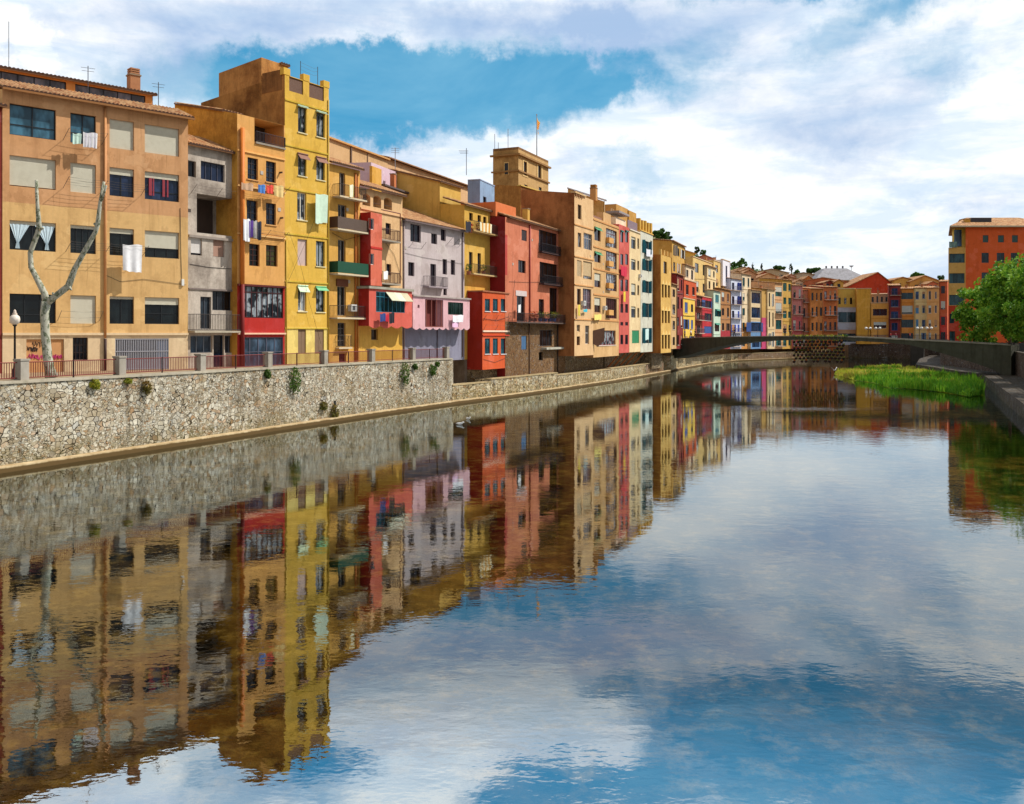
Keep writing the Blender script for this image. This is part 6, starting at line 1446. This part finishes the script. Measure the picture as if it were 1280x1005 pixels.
# ================================================================ trees
def tree(label, px, Z, rx, rz, h, gz, mat, n=60, leaves=110, size=.3, seed=0, trunk=.25, group=None, name='leafy_tree', flat=1.0):
    rnd = random.Random(seed); base = at(px, Z, gz); e_ = empty(name, base, 0, label, 'tree', group)
    mb = MB(); mb.tube([(0, 0, -.3), (.1, 0, h*.3), (-.1, .1, h*.62), (0, 0, h*.8)], [trunk, trunk*.85, trunk*.6, trunk*.3], 7)
    mb2 = MB(); cz = h-rz
    for i in range(n):
        d = Vector((rnd.gauss(0, 1), rnd.gauss(0, 1), rnd.gauss(0, 1))).normalized(); r = rnd.uniform(.45, .95)
        c = Vector((d.x*rx*r, d.y*rx*r, cz+d.z*rz*r*(flat if d.z > 0 else 1)))
        cr = rx*rnd.uniform(.18, .3)
        if i < 9: mb.tube([(0, 0, h*.3+i*h*.04), (c.x*.5, c.y*.5, (h*.35+c.z)/2), tuple(c)], [trunk*.4, trunk*.25, trunk*.08], 5)
        leaf_blob(mb2, c, cr, int(leaves*rnd.uniform(.6, 1.3)), .75, size, seed*100+i)
    mb.build('trunk', paint((88, 70, 54), .95), e_, True); mb2.build('crown', mat, e_)
LV = leafy('broad_leaves', (78, 136, 32), (164, 200, 62), (50, 104, 26)); LV2 = leafy('dark_leaves', (54, 92, 34), (86, 120, 48), (40, 72, 30)); LV3 = leafy('mid_leaves', (76, 120, 50), (110, 150, 70), (54, 92, 40))
tree('round bright green tree leaning over the right bank at the bridge end', 1227, 139, 4.4, 4.9, 10.5, 4.3, LV, 70, 120, .26, 1)
tree('tall green tree at the right edge nearest to the camera', 1284, 116, 5.6, 5.4, 13.0, 4.3, LV, 95, 130, .26, 2)
tree('dark leafy tree between the two bright right bank trees', 1262, 131, 4.4, 4.6, 12.0, 4.3, LV, 70, 110, .26, 3)
tree('tree in shade behind the right edge of the photo', 1320, 104, 5.6, 5.2, 12.5, 4.3, LV, 60, 110, .28, 4)
tree('darkest low tree at the back of the right bank row', 1278, 150, 5, 4.2, 9.5, 4.3, LV2, 50, 100, .3, 5)
tree('big shady tree beyond the right edge above the lower path', 1400, 86, 6, 5.4, 14, 4.3, LV, 50, 90, .3, 31)
tree('second shady tree beyond the right edge closer to the camera', 1500, 66, 6, 5.4, 14, 4.3, LV, 50, 90, .3, 32)
# parked and passing things glimpsed under the trees stay in shade; hill
HP = [(500, 330), (700, 300), (790, 289), (815, 289), (828, 292), (840, 303), (855, 316), (880, 322), (905, 331), (940, 337.5), (1000, 344), (1060, 348.5), (1180, 353), (1400, 357)]
mb = MB(); nx = 90; rowsz = [(292, .0), (325, .42), (370, .8), (430, 1.0), (520, .97), (900, .6), (2000, .1)]
for Z, f_ in rowsz:
    for i in range(nx+1):
        px = 500+900*i/nx; y = interp(HP, px); hh = 7+(HY-y)/F*430; z = 3.5+(hh-3.5)*f_+MN.noise(Vector((px*.02, Z*.02, 1)))*1.5*f_; mb.v.append(((px-CX)/F*Z, Z, z-.6))
for r in range(len(rowsz)-1):
    for i in range(nx): a = r*(nx+1)+i; mb.f.append((a, a+1, a+nx+2, a+nx+1)); mb.m.append(0)
hm = NT('wooded_hillside'); p = hm.pos(); hn = hm.noise(p, .05, 5, .7); hc = hm.mix(hm.ramp(hn, .42, .58), C((70, 96, 50), .8), C((176, 150, 110), .8)); hm.princ(hc, .95, .1, hm.bump(hm.noise(p, .3, 5), 1.0, 1))
mb.build('hill', hm.mat, None, True)['kind'] = 'structure'
def htree(label, px, Z, ytop, ybase, wpx, mat, seed, name='distant_tree', flat=1.0, n=22, rzk=None):
    h = (ybase-ytop)/F*Z; rx = wpx/2/F*Z; tree(label, px, Z, rx, rzk*h if rzk else h*.42, h, hgt(ybase, Z), mat, n, 70, rx*.13+.12, seed, .2, 'trees on the hillside', name, flat)
htree('dark green dome shaped tree highest on the hill', 824, 330, 286, 308, 24, LV2, 11)
htree('dark tree on the shoulder of the hill right of the highest', 834, 325, 294, 312, 14, LV2, 12)
htree('small dark tree over the pink hillside house', 871, 320, 306, 322, 8, LV2, 13)
htree('bushy tree right of the small dark one over the pink house', 879, 322, 311, 323, 9, LV3, 14)
htree('bright green round tree on the skyline right of the white block', 927, 345, 323, 338, 13, LV3, 15)
htree('small green tree left of the bright round skyline tree', 917, 350, 326, 338, 9, LV3, 16)
htree('thin cypress on the skyline between round trees', 941, 352, 328, 339, 3, LV2, 17, 'cypress_tree', rzk=.5)
htree('second thin cypress closer to the umbrella pine', 952, 352, 328, 340, 3, LV2, 18, 'cypress_tree', rzk=.5)
htree('broad umbrella pine on the skyline over the long low house', 973.5, 356, 331, 343, 16, LV2, 19, 'umbrella_pine', .6, rzk=.33)
htree('pointed cypress right of the broad umbrella pine', 989, 356, 329, 343, 5, LV2, 20, 'cypress_tree', rzk=.5)
htree('low green bush right of the pointed cypress', 996, 356, 337, 345, 8, LV3, 21)
htree('flat umbrella pine left of the large grey roof', 1017, 358, 334, 346, 20, LV2, 22, 'umbrella_pine', .6, rzk=.33)
htree('small dark pine touching the flat umbrella pine', 1030, 358, 336.5, 347, 7, LV2, 23)
htree('green tree rising behind the ochre gabled house', 1148, 300, 340, 354, 18, LV3, 24)
htree('small dark green tree beside the big rust building', 1177, 300, 342, 356, 9, LV2, 25)
rnd = random.Random(9)
wm = MB()
for i in range(560):
    px = rnd.uniform(800, 1100); Z = rnd.uniform(300, 425); y = interp(HP, px); hh = 7+(HY-y)/F*430; k = .42+.58*(Z-300)/130 if Z < 430 else 1
    P = at(px, Z, 3.5+(hh-3.5)*min(k, 1)); leaf_blob(wm, P, rnd.uniform(1.4, 3.2), 40, .8, .5, i)
tag(wm.build('scrub', LV3), 'green scrub and far bushes covering the hillside between houses', 'scrub', kind='stuff')

# ================================================================ birds
def gull(label, px, y, dz, fly, rz):
    P = wp(px, y); e_ = empty('gull', (P.x, P.y, dz), rz, label, 'bird', 'gulls on the river')
    mb = MB(); mb.tube([(0, .32, .08), (0, .2, .1), (0, 0, .08), (0, -.18, .12), (0, -.27, .2), (0, -.33, .21), (0, -.4, .19)], [.01, .06, .1, .08, .055, .05, .008], 8)
    if fly:
        for s_ in (-1, 1): mb.add([(s_*.06, -.12, .12), (s_*.06, .1, .12), (s_*.42, .1, .42), (s_*.42, -.1, .44), (s_*.75, .16, .72), (s_*.06, 0, .15), (s_*.42, 0, .46)], [(0, 1, 2, 3), (3, 2, 4), (0, 3, 6, 5), (5, 6, 2, 1), (3, 4, 6), (6, 4, 2)])
    mb.build('body', paint((236, 236, 234), .7), e_, True)
gull('white gull flapping just left of the reed island', 1043, 467, .5, True, .4)
gull('white gull resting on the water nearer the camera', 574.5, 531, 0, False, 1.2)
gull('white gull resting on the water nearer the quay', 585, 524.5, 0, False, .6)

# ================================================================ water
wn = NT('river_water'); p = wn.pos()
n1 = wn.noise(p, 1.0, 3, .55, (1.0, 1.6, 1)); n2 = wn.noise(p, 5.0, 2, .5, (1.0, 1.5, 1)); n3 = wn.noise(p, .12, 2)
patch = wn.ramp(n3, .4, .62, .35, 1.0)
hgt_ = wn.val('ADD', wn.val('MULTIPLY', n1, .55), wn.val('MULTIPLY', n2, .11))
pt_ = wn.n('ShaderNodeVectorMath', operation='SUBTRACT'); wn.l(p, pt_.inputs[0]); pt_.inputs[1].default_value = (26, 86, 0)
pm_ = wn.n('ShaderNodeVectorMath', operation='MULTIPLY'); wn.l(pt_.outputs[0], pm_.inputs[0]); pm_.inputs[1].default_value = (1/11, 1/3.2, 0)
pl_ = wn.n('ShaderNodeVectorMath', operation='LENGTH'); wn.l(pm_.outputs[0], pl_.inputs[0])
patch = wn.val('ADD', patch, wn.ramp(wn.val('ADD', pl_.outputs['Value'], wn.val('MULTIPLY', n3, 1.4)), 1.8, .3, 0, 5))
# broken, breeze-ruffled band below the bridge
bp = wn.bump(wn.val('MULTIPLY', hgt_, patch), .0105, 1.0)
fr_ = wn.n('ShaderNodeFresnel'); fr_.inputs[0].default_value = 1.38; wn.l(bp, fr_.inputs[1])
gl_ = wn.n('ShaderNodeBsdfGlossy'); gl_.inputs['Roughness'].default_value = .015; gl_.inputs['Color'].default_value = (.86, .955, 1, 1); wn.l(bp, gl_.inputs['Normal'])
trp = wn.n('ShaderNodeBsdfTransparent'); trp.inputs[0].default_value = (.66, .60, .40, 1)
fac = wn.ramp(fr_.outputs[0], .0, 1.0, .185, .98)
mx = wn.n('ShaderNodeMixShader'); wn.l(fac, mx.inputs[0]); wn.l(trp.outputs[0], mx.inputs[1]); wn.l(gl_.outputs[0], mx.inputs[2]); wn.l(mx.outputs[0], wn.out.inputs[0])
WATER = wn
mb = MB(); mb.add([(-120, -90, 0), (260, -90, 0), (260, 300, 0), (-120, 300, 0)], [(0, 1, 2, 3)]); mb.build('river_water', wn.mat)['kind'] = 'structure'
rbm = NT('riverbed'); p = rbm.pos(); b1 = rbm.noise(p, .22, 7, .7, None, .6); b2 = rbm.noise(p, 1.1, 5, .7); b3 = rbm.n('ShaderNodeTexVoronoi'); b3.inputs['Scale'].default_value = 1.6; rbm.l(p, b3.inputs['Vector'])
c_ = rbm.mix(rbm.ramp(b1, .44, .64), C((7, 9, 9), .8), C((132, 106, 54), .8)); c_ = rbm.mix(rbm.ramp(b2, .50, .78, 0, .9), c_, C((206, 180, 116), .9)); c_ = rbm.mix(rbm.ramp(b3.outputs['Distance'], .1, .3, .4, 0), c_, C((22, 26, 24), .8))
rbm.princ(c_, .95, .05, rbm.bump(b2, .2, 1))
mb = MB(); mb.add([(-120, -90, -.95), (260, -90, -.95), (260, 300, -.95), (-120, 300, -.95)], [(0, 1, 2, 3)]); mb.build('riverbed', rbm.mat)['kind'] = 'structure'

# ================================================================ sky, sun, camera
AZ, EL = math.radians(80), math.radians(49)       # azimuth measured from +Y (view direction) towards +X
W_ = bpy.data.worlds.new('World'); sc.world = W_; W_.use_nodes = True; nt = W_.node_tree; nt.nodes.clear()
class WN(NT):
    def __init__(s): s.nt = nt; s.out = s.n('ShaderNodeOutputWorld')
w = WN(); tc = w.n('ShaderNodeTexCoord').outputs['Generated']
sky = w.n('ShaderNodeTexSky', sky_type='NISHITA'); sky.sun_disc = False; sky.sun_elevation = EL; sky.sun_rotation = AZ; sky.air_density = 1.0; sky.dust_density = .6; sky.ozone_density = 2.0
sx = w.n('ShaderNodeSeparateXYZ'); w.l(tc, sx.inputs[0])
az = w.val('ARCTAN2', sx.outputs[0], sx.outputs[1]); el = w.val('ARCSINE', sx.outputs[2])
cm = w.n('ShaderNodeCombineXYZ'); w.l(az, cm.inputs[0]); w.l(w.val('MULTIPLY', el, 1.0), cm.inputs[1])
dn = w.n('ShaderNodeTexNoise'); dn.inputs['Scale'].default_value = 7; dn.inputs['Detail'].default_value = 9; dn.inputs['Roughness'].default_value = .66; w.l(tc, dn.inputs['Vector'])
vm = w.n('ShaderNodeVectorMath', operation='MULTIPLY_ADD'); w.l(dn.outputs['Color'], vm.inputs[0]); vm.inputs[1].default_value = (.27, .15, 0); 
ad = w.n('ShaderNodeVectorMath', operation='ADD'); w.l(cm.outputs[0], ad.inputs[0]); ad.inputs[1].default_value = (-.135, -.075, 0); w.l(ad.outputs[0], vm.inputs[2]); P2 = vm.outputs[0]
def ang(px, y): a = math.atan((px-CX)/F); return a, math.atan((HY-y)/F*math.cos(a))
def blob(px, y, rx, ry, wgt, soft=0.0):
    a, e_ = ang(px, y); s1 = w.n('ShaderNodeVectorMath', operation='SUBTRACT'); w.l(P2, s1.inputs[0]); s1.inputs[1].default_value = (a, e_, 0)
    s2 = w.n('ShaderNodeVectorMath', operation='MULTIPLY'); w.l(s1.outputs[0], s2.inputs[0]); s2.inputs[1].default_value = (F/rx, F/ry, 0)
    s3 = w.n('ShaderNodeVectorMath', operation='LENGTH'); w.l(s2.outputs[0], s3.inputs[0]); return w.ramp(s3.outputs['Value'], 1.25, .25+soft, 0, wgt, True)
def summ(base, bl):
    acc = base
    for b_ in bl: acc = w.val('ADD', acc, blob(*b_))
    return acc
nA = w.noise(tc, 2.6, 8, .6, (1, 1, 2.6), .3); nB = w.noise(tc, 5.5, 6, .6, (1, 1, 2.0), .2)
# where the blue shows (clear = 1)
clear = summ(w.ramp(nA, .52, .70, 0.0, .38), [(575, 120, 212, 78, 1.0), (400, 125, 130, 65, .8), (240, 100, 190, 50, .62), (770, 105, 130, 40, .6), (780, 225, 60, 45, .42), (900, 60, 60, 30, .4), (1060, 45, 90, 40, .5), (1190, 80, 70, 40, .34), (1000, 110, 200, 40, .22),
               (760, -150, 190, 60, .9), (930, -60, 200, 60, .9), (1060, -130, 230, 70, 1.0), (1220, -60, 150, 60, .9), (420, -95, 110, 35, .5), (560, -60, 60, 25, .45), (740, -20, 70, 22, .35), (1180, 20, 90, 25, .3), (880, -120, 90, 30, -.3), (560, 30, 120, 30, .3), (1150, -60, 160, 60, .5), (620, -170, 120, 30, .4), (330, -150, 150, 60, .6), (500, -60, 90, 60, -.6), (690, -85, 90, 45, -.7), (880, 10, 70, 30, .15), (1180, 240, 90, 30, .25), (1010, 300, 130, 26, .3), (950, 200, 150, 30, .25), (730, 60, 60, 40, -.3), (640, 195, 90, 25, -.4), (480, 20, 200, 45, -.6), (100, 70, 120, 60, -.1)])
# grey mauve undersides
grey = summ(w.ramp(nB, .36, .66, -.22, .62), [(330, 30, 220, 55, .6), (600, 22, 190, 45, .7), (760, 50, 150, 60, .65), (940, 20, 90, 50, .3), (1010, 130, 170, 60, .32), (1180, 150, 110, 60, .36), (1000, 185, 120, 30, .25), (110, 60, 140, 70, .45), (1230, 230, 90, 30, .2), (850, 120, 80, 30, .2), (700, 160, 60, 40, -.4), (1240, 100, 40, 30, -.5), (1100, 300, 300, 40, -.3), (20, 40, 40, 30, -.8)])
cl = w.ramp(clear, .16, .88, 0, 1, True); gy = w.ramp(grey, .1, 1.15, 0, .95)
def sc3(c, k): return (c[0]*k, c[1]*k, c[2]*k, 1)
KS = 10.5
nC = w.noise(tc, 9, 7, .62, (1, 1, 4.0), .4)
white = w.mix(w.ramp(nC, .40, .62), sc3(C((222, 236, 253)), KS*1.04), sc3(C((250, 251, 255)), KS*1.14)); mauve = sc3(C((164, 192, 228)), KS)
cloud = w.mix(gy, white, mauve)
tint = w.mix(1.0, sky.outputs[0], (.55, 1.15, 1.25, 1), 'MULTIPLY'); nD = w.noise(tc, 4, 6, .6, (1, 1, 2.5), .4)
teal = w.mix(w.ramp(nD, .38, .64), sc3(C((66, 160, 208)), KS*.95), sc3(C((128, 194, 228)), KS*.95))
blue = w.mix(.75, tint, teal)
col = w.mix(cl, cloud, blue)
bgn = w.n('ShaderNodeBackground'); hb = w.val('MULTIPLY', w.ramp(el, .34, .46, 1.0, 2.6, True), w.val('MULTIPLY', w.ramp(el, .56, .8, 1.0, .3, True), w.ramp(w.val('ABSOLUTE', az), .62, 1.0, 1.0, .42, True))); hv = w.n('ShaderNodeVectorMath', operation='SCALE'); w.l(col, hv.inputs[0]); w.l(hb, hv.inputs[3]); w.l(hv.outputs[0], bgn.inputs[0]); bgn.inputs[1].default_value = .1; w.l(bgn.outputs[0], w.out.inputs[0])
sl = bpy.data.lights.new('sun', 'SUN'); sl.energy = 5.0; sl.angle = math.radians(.5); sl.color = (1, .955, .88)
so = bpy.data.objects.new('sun', sl); COL.objects.link(so)
d = Vector((math.sin(AZ)*math.cos(EL), math.cos(AZ)*math.cos(EL), math.sin(EL))); so.rotation_euler = (-d).to_track_quat('-Z', 'Y').to_euler(); so.location = (0, 0, 80)
cam = bpy.data.cameras.new('camera'); co = bpy.data.objects.new('camera', cam); COL.objects.link(co); sc.camera = co
co.location = (0, 0, EYE); co.rotation_euler = (math.radians(90), 0, 0); cam.sensor_width = 36; cam.sensor_fit = 'HORIZONTAL'; cam.lens = F/1280*36; cam.shift_y = -(502.5-417)/1280*-1*-1
cam.clip_end = 6000; cam.clip_start = .5
sc.view_settings.view_transform = 'Standard'; sc.view_settings.look = 'None'; sc.view_settings.exposure = 0.0; sc.view_settings.gamma = 1
sc.cycles.max_bounces = 6; sc.cycles.transparent_max_bounces = 8; sc.cycles.diffuse_bounces = 3; sc.cycles.glossy_bounces = 3
